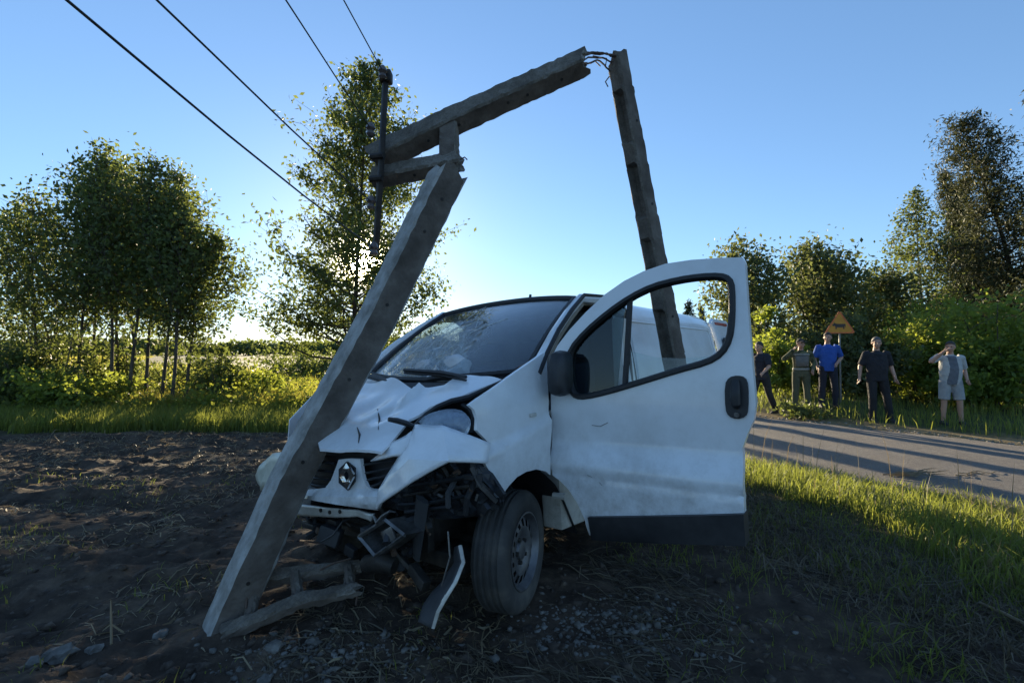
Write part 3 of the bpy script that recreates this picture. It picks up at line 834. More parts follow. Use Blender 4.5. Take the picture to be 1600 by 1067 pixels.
# ---- windscreen: curved laminate, crushed into facets round the impact
nrm_ = Vector((.55, 0, .83))
from mathutils import noise as mnz
def wpt(y, t):
    a, b_ = wbase(y * .80), wtop(y * .71)
    p = a.lerp(b_, t) + Vector((.66, 0, 1)).normalized() * .035 * math.sin(math.pi * t) * (1 - .3 * y * y)
    k = max(0, 1 - math.sqrt(((y + .16) / .52) ** 2 + ((t - .28) / .42) ** 2))
    if k > 0:
        q = p * 9
        cell = mnz.voronoi(q)[0][0]                      # distance to the nearest facet centre
        p = p + nrm_ * (k ** .6) * (-.035 + .085 * (cell - .35) + .03 * mnz.noise(p * 5))
    return p
rows = [[wpt(y, k / 40) for y in np.linspace(-1, 1, 73)] for k in range(41)]
mb = MB(); mb.loft(rows, closed=False)
mb.loft([[q - nrm_ * .006 for q in row] for row in rows], closed=False)
nf = len(mb.f) // 2
ws = link('windscreen', mb.mesh('windscreen'), [M_wind, M_side2], van)
for i_, p in enumerate(ws.data.polygons): p.material_index = 0 if i_ < nf else 1
smooth_mesh(ws.data, 9)
rows = [[wpt(y, k / 8) for y in np.linspace(-1, 1, 17)] for k in range(9)]
mb = MB()
edge = [rows[k][-1] for k in range(9)] + [rows[8][k] for k in range(15, -1, -1)] + [rows[k][0] for k in range(7, -1, -1)]
mb.tube([p + nrm_ * .006 for p in edge], .024, 6, flat=.7)
mb.tube([p + nrm_ * .002 for p in rows[0]], .022, 6)
mb.build('windscreen_seal', M_rubber, van, smooth=True)
# long cracks: raised hairlines of splintered glass
def wsp(a, t):
    k = t * 8; i = min(int(k), 7); q = (a + 1) * 8; j = min(int(q), 15)
    p0 = rows[i][j].lerp(rows[i][j + 1], q - j); p1 = rows[i + 1][j].lerp(rows[i + 1][j + 1], q - j)
    return wpt(a, t) + nrm_ * .002
rr = random.Random(4)
mb = MB()
c0 = (-.22, .36)
for i in range(11):
    an = i * .571 + rr.uniform(-.15, .15); ln = rr.uniform(.35, 1.0); pts = []
    for k in range(9):
        q = k / 8 * ln; a = c0[0] + math.cos(an) * q * .9 + rr.uniform(-.02, .02); t = c0[1] + math.sin(an) * q * .8 + rr.uniform(-.02, .02)
        if abs(a) < .98 and .02 < t < .98: pts.append(wsp(a, t))
    if len(pts) > 2: mb.tube(pts, .0022, 4)
for i in range(3):
    rad = .12 + .13 * i; pts = []
    for k in range(22):
        an = k / 21 * 5.6 + i; a = c0[0] + math.cos(an) * rad * .9 + rr.uniform(-.02, .02); t = c0[1] + math.sin(an) * rad + rr.uniform(-.02, .02)
        if abs(a) < .98 and .02 < t < .98: pts.append(wsp(a, t))
    if len(pts) > 2: mb.tube(pts, .0018, 4)
mb.build('glass_crack', simple('splintered_glass', [(.5, .55, .56), (.75, .78, .78)], 30, .4, bstr=0), ws)
# wipers
for pts in ([(632, 578), (690, 582), (728, 589)], [(572, 585), (590, 590), (606, 596)]):
    mb = MB(); q = [hit(u, v, (.66, 0, 1), (.0, 0, 1.385)) for u, v in pts]
    mb.tube(q, [.013, .016, .012], 6); mb.tube([p + Vector((.0, 0, -.02)) for p in q], .008, 5)
    mb.build('wiper', M_black, van, smooth=True)
# cowl under the screen, dashboard, seats, wheel, bags
mb = MB(); mb.loft([[Vector((.13, y, 1.20)) for y in np.linspace(-.78, .8, 9)], [Vector((.05, y, 1.30)) for y in np.linspace(-.78, .8, 9)], [wbase(y) - Vector((.03, 0, .02)) for y in np.linspace(-.78, .8, 9)]], closed=False)
mb.build('cowl', M_black, van, smooth=True)
mb = MB()
prof = [(-.06, .9), (-.08, 1.24), (-.18, 1.285), (-.40, 1.25), (-.47, 1.15), (-.40, .95)]
mb.loft([[Vector((x, y, z)) for x, z in prof] for y in np.linspace(-.78, .78, 5)], closed=True, cap=True)
mb.build('dashboard', M_inner, van, bevel=.02)
for y in (.48, 0.02, -.46):
    mb = MB(); w = .22
    mb.loft([[Vector((-1.18 - .16 * t, y + a, .72 + .68 * t)) for a in (-w * (1 - .2 * t), w * (1 - .2 * t))] + [Vector((-1.02 - .2 * t, y + a, .72 + .68 * t)) for a in (w * (1 - .3 * t), -w * (1 - .3 * t))] for t in (0, .3, .7, 1)], closed=True, cap=True)
    mb.box((-.88, y, .68), (.48, .44, .14))
    mb.box((-1.30, y, 1.52), (.08, .24, .17))
    mb.build('seat', M_seatcloth, van, bevel=.03)
mb = MB()
c_ = Vector((-.56, .45, 1.10)); ax = Vector((-.75, 0, .66)).normalized(); e1_ = Vector((0, 1, 0)); e2_ = ax.cross(e1_)
mb.tube([c_ + (e1_ * math.cos(t) + e2_ * math.sin(t)) * .20 for t in np.linspace(0, 2 * math.pi, 25)], .016, 6, cap=False)
for t in (.3, 2.84, 4.71): mb.tube([c_, c_ + (e1_ * math.cos(t) + e2_ * math.sin(t)) * .2], .018, 5)
mb.tube([c_, c_ - ax * .3], .035, 8)
mb.build('steering_wheel', M_black, van, smooth=True)
def lump(name, c, size, m, parent, seed, amp=.25, sub=3):
    bm = bmesh.new(); bmesh.ops.create_icosphere(bm, subdivisions=sub, radius=1)
    from mathutils import noise as nz
    for v in bm.verts:
        k = 1 + amp * nz.noise(v.co * 1.7 + Vector((seed, 0, 0))) + amp * .5 * nz.noise(v.co * 4 + Vector((0, seed, 0)))
        v.co = Vector((v.co.x * size[0], v.co.y * size[1], v.co.z * size[2])) * k + Vector(c)
    me = bpy.data.meshes.new(name); bm.to_mesh(me); bm.free()
    return link(name, me, m, parent, True)
p_ = hit(712, 574, (.66, 0, 1), (-.04, 0, 1.29)); lump('airbag', p_, (.09, .13, .085), M_airbag, van, 3)
p_ = hit(668, 574, (.66, 0, 1), (-.04, 0, 1.30)); lump('airbag', p_, (.07, .11, .06), M_airbag, van, 5)

# ---- front wing, traced on the body side plane and bulged
def yb(a, z):   # side surface of the front wing
    return YO + .018 * math.sin(max(0, min(1, (z - .6) / .8)) * math.pi) - .30 * max(0, a - .12) ** 1.6 - .10 * max(0, z - 1.18) + .030 * float(sstep(1.062 - .235 * a, 1.025 - .235 * a, z))
def side_chart(pix, it=4):
    out = []
    for u, v in pix:
        p = hy(u, v, YO)
        for _ in range(it): p = hy(u, v, yb(p.x, p.z))
        out.append((p.x, p.z))
    return out
wing_px = [(849, 551), (834, 562), (815, 575), (795, 589), (772, 606), (748, 622), (733, 633), (741, 640), (746, 655), (745, 672), (762, 690), (762, 706), (757, 722), (768, 742), (778, 758), (787, 770),
           (796, 758), (808, 745), (822, 737), (838, 733), (852, 736), (860, 742), (860, 700), (858, 650), (856, 600), (855, 556)]
wing = side_chart(wing_px)
panel('front_wing', wing, [], .022, lambda a, z, k: Vector((a, yb(a, z) - k, z)), .02, M_white, van)
# arch lip and liner
arch = side_chart([(787, 770), (796, 758), (808, 745), (822, 737), (838, 733), (852, 736), (862, 743), (876, 758), (890, 785), (902, 815), (910, 835)])
mb = MB()
mb.loft([[Vector((a, y, z)) for a, z in arch] for y in (.925, .88, .55)], closed=False)
mb.loft([[Vector((a + .005, .55 - .01, z)) for a, z in arch], [Vector((0.0, .54, .45)) for a, z in arch]], closed=False)
mb.build('wheel_arch_liner', M_black, van, smooth=True)
# side repeater
p_ = hy(833, 648, yb(-.12, 1.08) + .002)
mb = MB(); mb.box(p_, (.055, .014, .022)); mb.build('indicator_repeater', M_cream, van, bevel=.004)

# ---- crumpled bonnet on its own sloping surface
HN = Vector((.46, 0, 1)); HP = Vector((0, 0, 1.315))
def bon(x, y):
    z = HP.z - .46 * x
    z += .030 * math.cos(y * 2.0) - .02
    z += .045 * math.exp(-((y - .17 - .12 * x) / .035) ** 2) * sstep(-.0, .12, x) * sstep(.42, .2, x)          # folded ridge
    z -= .035 * math.exp(-((x - .33) ** 2 + (y + .05) ** 2) / .012)                                             # dents
    z -= .03 * math.exp(-((x - .42) ** 2 + (y - .20) ** 2) / .006)
    z += .05 * math.exp(-((x - .10) / .05) ** 2) * math.exp(-((y + .22) / .35) ** 2)
    z += .012 * (abs(math.sin(3.1 * x + 4.3 * y + 1.2)) - .5) + .009 * abs(math.sin(5.2 * x - 6.1 * y + .4)) + .022 * float(sstep(-.012, .012, y - .17 - .12 * x)) * float(sstep(.45, .2, x)) + .007 * math.sin(9 * x - 11 * y)
    z -= .35 * max(0, x - .44) ** 1.3 + .02 * sstep(.0, -.1, x)
    return z
def bon_chart(pix, it=5):
    out = []
    for u, v in pix:
        p = hit(u, v, HN, HP)
        for _ in range(it):
            dz = bon(p.x, p.y) - (HP.z - .46 * p.x); p = hit(u, v, HN, HP + Vector((0, 0, dz * .9)))
        out.append((p.x, p.y))
    return out
bpx = [(500, 700), (540, 701), (570, 702), (596, 706), (612, 690), (630, 668), (640, 655), (655, 648), (672, 636), (695, 627), (722, 619), (752, 606), (784, 593),
       (760, 587), (716, 587), (694, 602), (650, 605), (612, 599), (590, 594), (570, 592)]
bo = bon_chart(bpx)
bo = bo + [(.02, -.72), (.25, -.76), (.45, -.70)]
panel('bonnet', bo, [], .022, lambda x, y, k: Vector((x, y, bon(x, y) - k)), .014, M_white, van, seed=3)
smooth_mesh(bpy.data.meshes['bonnet'], 14)
# rips in the bonnet skin, dark metal showing
for pts in ([(590, 640), (593, 655), (591, 672)], [(558, 668), (562, 680), (560, 692)]):
    mb = MB(); q = []
    for (x, y) in bon_chart(pts): q.append(Vector((x, y, bon(x, y) + .004)))
    mb.tube(q, [.002, .006, .002], 5); mb.build('bonnet_rip', M_greasy, van)
# bonnet hinge gap strip: torn black seal from the screen corner round the lamp
def strip(name, pix, xs_, w, m, par=van, thick=.012):
    c = [hx(u, v, x) for (u, v), x in zip(pix, xs_)]
    mb = MB(); mb.tube(c, w, 8, flat=.6); return mb.build(name, m, par, smooth=True)
strip('torn_seal', [(790, 592), (760, 608), (733, 621), (706, 627), (684, 636), (666, 648), (650, 664), (644, 670)], [.14, .19, .25, .32, .37, .42, .47, .5], [.008, .024, .030, .030, .028, .026, .022, .01], M_rubber)
strip('torn_seal', [(607, 655), (620, 657), (634, 661), (648, 667)], [.62, .58, .54, .50], [.02, .026, .026, .02], M_rubber)
strip('lamp_seal', [(722, 632), (734, 638), (742, 650), (742, 664), (738, 678)], [.28, .26, .25, .27, .30], [.022, .034, .036, .032, .02], M_rubber)

# ---- headlight: shell, lens
lpx = smooth_poly([(650, 663), (664, 648), (693, 639), (718, 639), (731, 648), (732, 662), (725, 676), (692, 668)], 1)
LN = Vector((.80, .42, .42)); LP = hx(690, 654, .44)
def l3(u, v, k):
    c = Vector((691, 655)); r2 = min(1, ((u - c.x) / 44) ** 2 + ((v - c.y) / 22) ** 2)
    p = hit(u, v, LN, LP + LN.normalized() * (.035 * (1 - r2))); return p - LN.normalized() * k
hl = panel('headlight', lpx, [], 7, lambda u, v, k: l3(u, v, k + .05), .004, simple('lamp_reflector', [(.35, .40, .46), (.62, .66, .7)], 12, .25, metal=.6, bstr=.3, bdist=.01), van)
panel('lens', lpx, [], 7, l3, .006, M_lens, hl)

# ---- loose bumper corner, one creased sheet
def sheet(name, pts3, faces, m, par=van, thick=.014, crumple=.006, sub=3, seed=0, bev=True):
    """creased sheet through given points: subdivided, slightly crumpled, with thickness"""
    from mathutils import noise as nz
    bm = bmesh.new(); vs = [bm.verts.new(p) for p in pts3]
    for f in faces: bm.faces.new([vs[i] for i in f])
    bmesh.ops.recalc_face_normals(bm, faces=bm.faces)
    bmesh.ops.triangulate(bm, faces=[f for f in bm.faces if len(f.verts) > 4])
    bmesh.ops.subdivide_edges(bm, edges=bm.edges[:], cuts=sub, use_grid_fill=True)
    bm.normal_update()
    for v in bm.verts: v.co += v.normal * crumple * (1.6 * (.35 - abs(nz.noise(v.co * 6 + Vector((seed, 0, 0))))) + .4 * nz.noise(v.co * 19))
    me = bpy.data.meshes.new(name); bm.to_mesh(me); bm.free()
    o = link(name, me, m, par, True); smooth_mesh(me, 16)
    s = o.modifiers.new('thickness', 'SOLIDIFY'); s.thickness = thick; s.offset = 0
    return o
B = {k: hx(u, v, x) for k, (u, v, x) in {'a': (692, 666, .50), 'd': (701, 721, .62), 'e': (646, 752, .67), 'f': (593, 788, .685), 'g': (588, 796, .68), 'h': (594, 764, .665), 'i': (626, 711, .615), 'j': (650, 664, .51), 'k': (640, 718, .65)}.items()}
B['b'] = hy(767, 693, .975); B['c'] = hy(761, 724, .975)
nm = list(B); ix = {k: i for i, k in enumerate(nm)}
sheet('bumper_corner', [B[k] for k in nm], [[ix[q] for q in f] for f in ('jak', 'jki', 'abcd', 'adk', 'dek', 'ihk', 'hke', 'hef', 'fgh')], M_white, sub=4, crumple=.005, seed=2)
# torn triangular flap
T_ = [hx(580, 721, .645), hx(612, 693, .60), hx(644, 674, .55), hx(636, 696, .60), hx(625, 711, .63)]
sheet('torn_flap', T_, [(0, 1, 3, 4), (1, 2, 3)], M_white, crumple=.01, seed=5)

# ---- grille: white centre piece with badge, black slats
XG = .63
def gx_(u, v): return XG - .00012 * (u - 545) ** 2 * .01
cen = [(529, 718), (545, 716), (563, 717), (564, 728), (567, 746), (572, 758), (579, 764), (593, 765), (596, 775), (590, 797), (560, 793), (525, 788), (490, 782), (464, 775), (474, 756), (490, 764), (508, 762), (517, 750), (524, 732)]
f_g = lambda dx, sl=.0: (lambda u, v, k: hx(u, v, XG + dx + .035 * sstep(764, 776, v) - .03 * sstep(788, 797, v)) - Vector((k, 0, 0)))
panel('grille_centre', cen, [], 6, f_g(.0), .02, M_white, van)
dia = [(541, 723), (552, 741), (552, 745), (542, 764), (530.5, 745), (530.5, 741)]
din = [(541, 735), (545, 742), (545, 744), (541.5, 752), (537.5, 744), (537.5, 742)]
em = panel('emblem', [(541, 721), (553.5, 731), (553, 753), (543, 766), (529, 754), (529, 733)], [], 8, f_g(.012), .02, M_black, van)
# folded diamond badge with a hollow centre
def badge(u, v, k):
    c = Vector((541, 743)); d = min(1, (Vector((u, v)) - c).length / 20)
    return hx(u, v, XG + .03 + .012 * (1 - abs(d * 2 - 1.1))) - Vector((k, 0, 0))
panel('diamond_badge', dia, [din], 3, badge, .012, M_chrome, em, smooth=False)
mb = MB()
mb.add([hx(u, v, x) for x in (XG - .08, XG - .10) for u, v in [(470, 703), (630, 703), (600, 780), (440, 780)]], [(0, 1, 2, 3), (7, 6, 5, 4)])
mb.build('grille_backing', M_black, van)
for k, v in enumerate((722, 734, 746, 757)):
    for (u0, u1, d0, d1) in ((486 - k * 5, 524 - k * 3, -2, 3), (565 + k * 3, 622 - k * 8, 5, -4)):
        mb = MB(); pts = [hx(u0 + (u1 - u0) * t, v + d0 + (d1 - d0) * t + rr.uniform(-1, 1), XG - .02 - .02 * abs(t - .5)) for t in (0, .35, .7, 1)]
        mb.tube(pts, .014, 6, flat=.55); mb.build('grille_slat', M_black, van, smooth=True)
mb = MB(); q = [hx(u, v, x) for u, v, x in [(470, 707, .56), (505, 706, .60), (530, 704, .61), (560, 703, .61), (594, 707, .61)]]
mb.tube(q, [.02, .024, .028, .026, .02], 6); mb.build('bonnet_lock_bar', M_greasy, van, smooth=True)
# pale cross member and curled metal
def quadstrip(name, top, bot, x, m, thick=.02, crumple=.006, seed=0):
    pts = [hx(u, v, x) for u, v in top] + [hx(u, v, x - .01) for u, v in bot]; n = len(top)
    return sheet(name, pts, [(i, i + 1, n + i + 1, n + i) for i in range(n - 1)], m, thick=thick, crumple=crumple, seed=seed)
quadstrip('cross_member', [(455, 785), (490, 790), (530, 794), (560, 797), (584, 803)], [(455, 803), (490, 806), (530, 807), (560, 806), (582, 813)], .60, M_cream)
mb = MB()
for u, v in ((501, 797), (531, 799), (515, 800)):
    mb = MB(); mb.lathe([(.0, .004), (.012, .004), (.012, -.004)], 10, 'x', hx(u, v, .613)); mb.build('bolt_hole', M_greasy, van)
strip('curled_metal', [(584, 806), (590, 816), (598, 806), (610, 798), (618, 800)], [.66, .67, .66, .65, .63], [.006, .014, .016, .012, .006], M_metal)

# ---- smashed corner behind the bumper: black ribbed plastic
box_px = [(592, 790), (646, 753), (701, 723), (745, 725), (766, 740), (787, 772), (782, 792), (750, 806), (690, 812), (640, 800)]
def rib(u, v, k): return hx(u, v, .56 - .0012 * max(0, u - 640) - .02 * math.sin((v + .35 * u) * .55)) - Vector((k, 0, 0))
panel('ribbed_panel', box_px, [], 9, rib, .02, M_black, van, smooth=False)
for (p0, p1, w) in [((650, 757), (745, 741), .016), ((640, 772), (742, 757), .014), ((632, 786), (735, 772), .014), ((642, 797), (712, 789), .014), ((700, 728), (735, 785), .02), ((745, 728), (783, 780), .022), ((720, 745), (708, 790), .018), ((752, 745), (735, 800), .02)]:
    mb = MB(); a = rib(*p0, -.035); b_ = rib(*p1, -.035); mid = a.lerp(b_, .5) + Vector((rr.uniform(-.01, .03), 0, rr.uniform(-.01, .01)))
    mb.tube([a, mid, b_], w, 5, flat=.7); mb.build('broken_rib', rr.choice([M_black, M_greasy, M_inner]), van)
for k in range(26):
    u, v = rr.uniform(655, 778), rr.uniform(735, 800)
    if not inside((u, v), box_px): continue
    mb = MB(); c = rib(u, v, -.03)
    mb.box(c, (rr.uniform(.01, .04), rr.uniform(.02, .07), rr.uniform(.01, .03)), Matrix.Rotation(rr.uniform(0, 3), 3, Vector((rr.random(), rr.random(), rr.random())).normalized()))
    mb.build('broken_clip', rr.choice([M_black, M_greasy, M_rust]), van)

# ---- what shows below: radiator, subframe, engine, hoses, bracket
mb = MB(); mb.box((.40, -.05, .60), (.05, 1.2, .42)); rad_ = mb.build('radiator', M_greasy, van, bevel=.01)
for k in range(12):
    mb = MB(); mb.tube([Vector((.435, -.6, .42 + k * .033)), Vector((.43 + rr.uniform(-.01, .03), 0, .42 + k * .033 + rr.uniform(-.012, .012))), Vector((.435, .5, .42 + k * .033))], .007, 4); mb.build('radiator_tube', M_greasy, rad_)
mb = MB(); mb.box((.12, 0, .62), (.45, .9, .5)); mb.box((.28, .25, .45), (.2, .3, .25)); mb.box((.22, -.3, .4), (.2, .25, .2)); mb.build('engine_block', M_greasy, van, bevel=.03)
mb = MB(); mb.box((-.05, 0, .28), (.6, 1.3, .1)); mb.box((.0, .62, .42), (.1, .3, .08)); mb.build('subframe', M_greasy, van, bevel=.02)
for i in range(16):
    y0 = rr.uniform(-.6, .7); p = Vector((.46, y0, rr.uniform(.5, .74))); pts = [p]
    for k in range(5): p = p + Vector((rr.uniform(-.02, .05), rr.uniform(-.10, .12), rr.uniform(-.09, .02))); pts.append(p)
    mb = MB(); mb.tube(pts, rr.choice([.006, .010, .018, .026]), 6); mb.build('hose', rr.choice([M_greasy, M_rubber, M_black, M_rust]), van, smooth=True)
for i in range(22):
    c = Vector((rr.uniform(.40, .58), rr.uniform(-.65, .62), rr.uniform(.30, .66)))
    mb = MB(); mb.box(c, (rr.uniform(.02, .10), rr.uniform(.04, .2), rr.uniform(.02, .10)), Matrix.Rotation(rr.uniform(-.7, .7), 3, Vector((rr.uniform(-1, 1), rr.uniform(-1, 1), rr.uniform(-1, 1))).normalized()))
    mb.build('bent_bracket', rr.choice([M_greasy, M_greasy, M_black, M_rust, M_inner]), van, bevel=.004)
# box-shaped metal holder dangling at the middle
mb = MB(); A_ = [hx(u, v, .66) for u, v in [(561, 838), (602, 812), (632, 836), (586, 868)]]
for i in range(4): mb.tube([A_[i], A_[(i + 1) % 4]], .011, 4)
q = [p - Vector((.10, -.03, .0)) for p in A_]
mb.add(A_ + q, [(0, 1, 5, 4), (1, 2, 6, 5), (2, 3, 7, 6), (3, 0, 4, 7), (4, 5, 6, 7)])
mb.build('headlamp_holder', M_metal, van)
mb = MB(); c = hx(608, 836, .655); mb.box(c, (.02, .10, .07), Matrix.Rotation(.5, 3, 'X')); mb.build('control_unit', M_metal, van, bevel=.006)
mb = MB(); mb.tube([hx(575, 880, .52), hx(600, 876, .56), hx(618, 884, .54)], [.05, .06, .045], 10); mb.build('tow_socket', M_greasy, van, smooth=True)
mb = MB(); mb.tube([hx(660, 780, .58), hx(655, 820, .56), hx(650, 872, .5)], [.05, .045, .03], 6, flat=.4); mb.build('wing_stay', M_inner, van, smooth=True)
mb = MB(); mb.tube([hx(700, 830, .58), hx(703, 870, .60), hx(690, 915, .62)], .004, 5); mb.build('loose_cable', M_metal, van, smooth=True)
# curved strip of white bumper skin, shade on its inside painted dark grey
top = [(719, 852, .50), (724, 878, .53), (712, 908, .58), (697, 932, .62), (684, 955, .65), (676, 981, .67)]
bot = [(712, 854, .42), (712, 880, .46), (696, 905, .50), (676, 925, .56), (664, 945, .60), (655, 972, .66)]
pts = [hx(u, v, x) for u, v, x in top] + [hx(u, v, x) for u, v, x in bot]
sheet('hanging_bumper_strip', pts, [(i, i + 1, 7 + i, 6 + i) for i in range(5)], M_inner, crumple=.01, seed=8)
strip('strip_edge', [(u, v) for u, v, x in top], [x for u, v, x in top], .010, M_cream)
# right headlamp remains showing left of the pole
pts = [hx(u, v, .50) for u, v in [(401, 742), (412, 722), (428, 708), (452, 705), (455, 760), (408, 766)]]
sheet('broken_headlight', pts, [(0, 1, 2, 3, 4, 5)], simple('yellowed_lamp', [(.45, .46, .38), (.62, .62, .52)], 9, .3, bstr=.3, bdist=.01), crumple=.02, thick=.03)

# ---- driver door, swung wide open
HX = hy(862, 660, YO).x
PH = R(88)
DD = Vector((-math.cos(PH), math.sin(PH), 0)); DN = Vector((math.sin(PH), math.cos(PH), 0)); DO = Vector((HX, YO, 0))
door = empty('driver_door', (0, 0, 0)); door.parent = van
def doff(z): return -.10 * max(0, z - 1.1) ** 1.35 + .060 * float(sstep(.955, .80, z)) - .018 * math.exp(-((z - .755) / .009) ** 2) - .03 * float(sstep(.5, .4, z))
def dch(u, v, extra=0):
    z = 1.0
    for _ in range(5):
        p = hit(u, v, DN, DO + DN * (doff(z) + extra)); z = p.z
    return ((p - DO).dot(DD), z)
def d3(off=0):
    return lambda a, z, k: DO + DD * a + Vector((0, 0, z)) + DN * (doff(z) + off - k)
o_px = [(861, 560), (871, 540), (890, 515), (915, 488), (945, 460), (975, 439), (1005, 424), (1040, 412), (1080, 406), (1125, 403), (1160, 402), (1164, 410), (1170, 500), (1176, 575), (1181, 630), (1178, 655), (1168, 678), (1160, 700), (1161, 740), (1163, 800), (1163, 812),
        (1100, 812), (1000, 814), (925, 814), (926, 836), (921, 836), (914, 812), (902, 786), (888, 764), (874, 750), (863, 742), (862, 700), (861, 640)]
w_px = [(893, 612), (888, 590), (888, 566), (892, 545), (915, 518), (950, 488), (985, 464), (1020, 447), (1060, 437), (1095, 432), (1125, 431), (1139, 436), (1144, 450), (1144, 500), (1140, 530), (1128, 552), (1105, 566), (1060, 578), (1000, 597), (950, 612), (915, 620), (900, 619)]
o_c = [dch(*p) for p in o_px]; w_c = smooth_poly([dch(*p) for p in w_px], 1)
panel('door_skin', o_c, [w_c], .02, d3(), .045, M_white, door)
w_in = w_c
mb = MB(); ptsw = [d3(.004)(a, z, 0) for a, z in densify(w_c, .05)]
mb.tube(ptsw + ptsw[:1], .017, 6, cap=False); mb.tube([p - DN * .035 for p in ptsw + ptsw[:1]], .02, 6, cap=False)
mb.build('window_seal', M_rubber, door, smooth=True)
# divider bar; front quarter glass is closed, the sliding pane is halfway down
dv = [dch(983, 466), dch(975, 604)]
mb = MB(); mb.tube([d3(-.015)(*dv[0], 0), d3(-.015)(*dv[1], 0)], .018, 6); mb.build('window_divider', M_rubber, door)
split = dch(980, 520)[0]
fq = [p for p in w_c if p[0] <= split + .01]; 
panel('quarter_glass', fq, [], .15, d3(-.02), .004, M_side, door)
bq = [dch(*p) for p in [(977, 603), (981, 548), (1020, 558), (1060, 560), (1120, 556), (1105, 566), (1060, 578), (1000, 597)]]
panel('sliding_glass', bq, [], .15, d3(-.02), .004, M_side2, door)
# sill trim, rub line, handle, mirror
mb = MB(); tr = [dch(*p) for p in [(922, 806), (1000, 805), (1100, 803), (1164, 801), (1167, 850), (1100, 848), (1000, 845), (928, 841)]]
panel('sill_trim', tr, [], .08, d3(.03), .09, M_black, door)
hnd = smooth_poly([dch(*p) for p in [(1133, 600), (1140, 589), (1153, 586), (1165, 589), (1170, 601), (1170, 640), (1166, 651), (1152, 655), (1139, 650), (1134, 639)]], 1)
h_ = panel('handle_bowl', hnd, [], .03, d3(.012), .02, M_black, door)
mb = MB(); a, b_ = dch(1151, 594), dch(1152, 646); mid = ((a[0] + b_[0]) / 2, (a[1] + b_[1]) / 2)
mb.tube([d3(.02)(*a, 0), d3(.04)(a[0], a[1] * .8 + b_[1] * .2, 0), d3(.042)(*mid, 0), d3(.04)(a[0], a[1] * .3 + b_[1] * .7, 0), d3(.02)(b_[0], b_[1] + .03, 0)], [.016, .022, .024, .022, .014], 8, flat=.6)
mb.build('handle_grip', M_rubber, h_, smooth=True)
mb = MB(); q = dch(1153, 647); mb.lathe([(0, .03), (.012, .03), (.013, 0)], 12, 'x', (0, 0, 0))
lk = mb.build('lock', M_metal, h_, smooth=True); lk.matrix_local = Matrix.Translation(d3(0)(*q, 0)) @ DN.to_track_quat('X', 'Z').to_matrix().to_4x4()
mb = MB()
def mring(c, w, hgt, off): return [d3(off)(c[0] + w * math.copysign(abs(math.cos(t)) ** .6, math.cos(t)), c[1] + hgt * math.copysign(abs(math.sin(t)) ** .7, math.sin(t)), 0) for t in np.linspace(0, 2 * math.pi, 20, endpoint=False)]
mc = dch(879, 583, .06)
mb.loft([mring(mc, .035, .10, .01), mring(mc, .058, .128, .035), mring(mc, .064, .135, .09), mring(mc, .055, .122, .14), mring(mc, .03, .08, .165)], closed=True, cap=True)
mb.build('door_mirror', M_black, door, smooth=True)
# right hand door with its window
win = [(HX - a, z) for a, z in w_c]
out = [(-.24, .40), (-.24, 1.38), (-.50, 1.60), (-.90, 1.86), (-1.38, 1.84), (-1.38, .36), (-.60, .36)]
f_side = lambda s, off=0: (lambda a, z, k: Vector((a, s * (side_y(min(1.86, z)) + off - k), z)))
rd = panel('passenger_door', out, [win], .10, f_side(-1), .03, M_white, van)
panel('window_pane', [tuple(Vector(p) * 1.0) for p in win], [], .2, f_side(-1, -.012), .004, M_side2, rd)
# inner side of the door: card
panel('door_card', [(a * .96 + .02, z) for a, z in o_c], [[(a, z) for a, z in w_c]], .15, d3(-.047), .035, M_inner, door)
mb = MB(); mb.tube([DO + Vector((-.02, -.02, .60)), DO + DD * .06 + Vector((0, 0, .60)) - DN * .03], .02, 6); mb.tube([DO + Vector((-.02, -.02, 1.1)), DO + DD * .06 + Vector((0, 0, 1.1)) - DN * .03], .02, 6)
mb.build('hinge', M_cream, door)
mb = MB(); p0 = d3(.0)(*dch(905, 612), 0); mb.tube([d3(.002)(*dch(u, v), 0) for u, v in [(925, 664), (938, 666), (950, 660)]], .0016, 4); mb.tube([d3(.002)(*dch(u, v), 0) for u, v in [(918, 742), (932, 748), (941, 758)]], .0016, 4)
mb.build('door_scratch', M_metal, door)

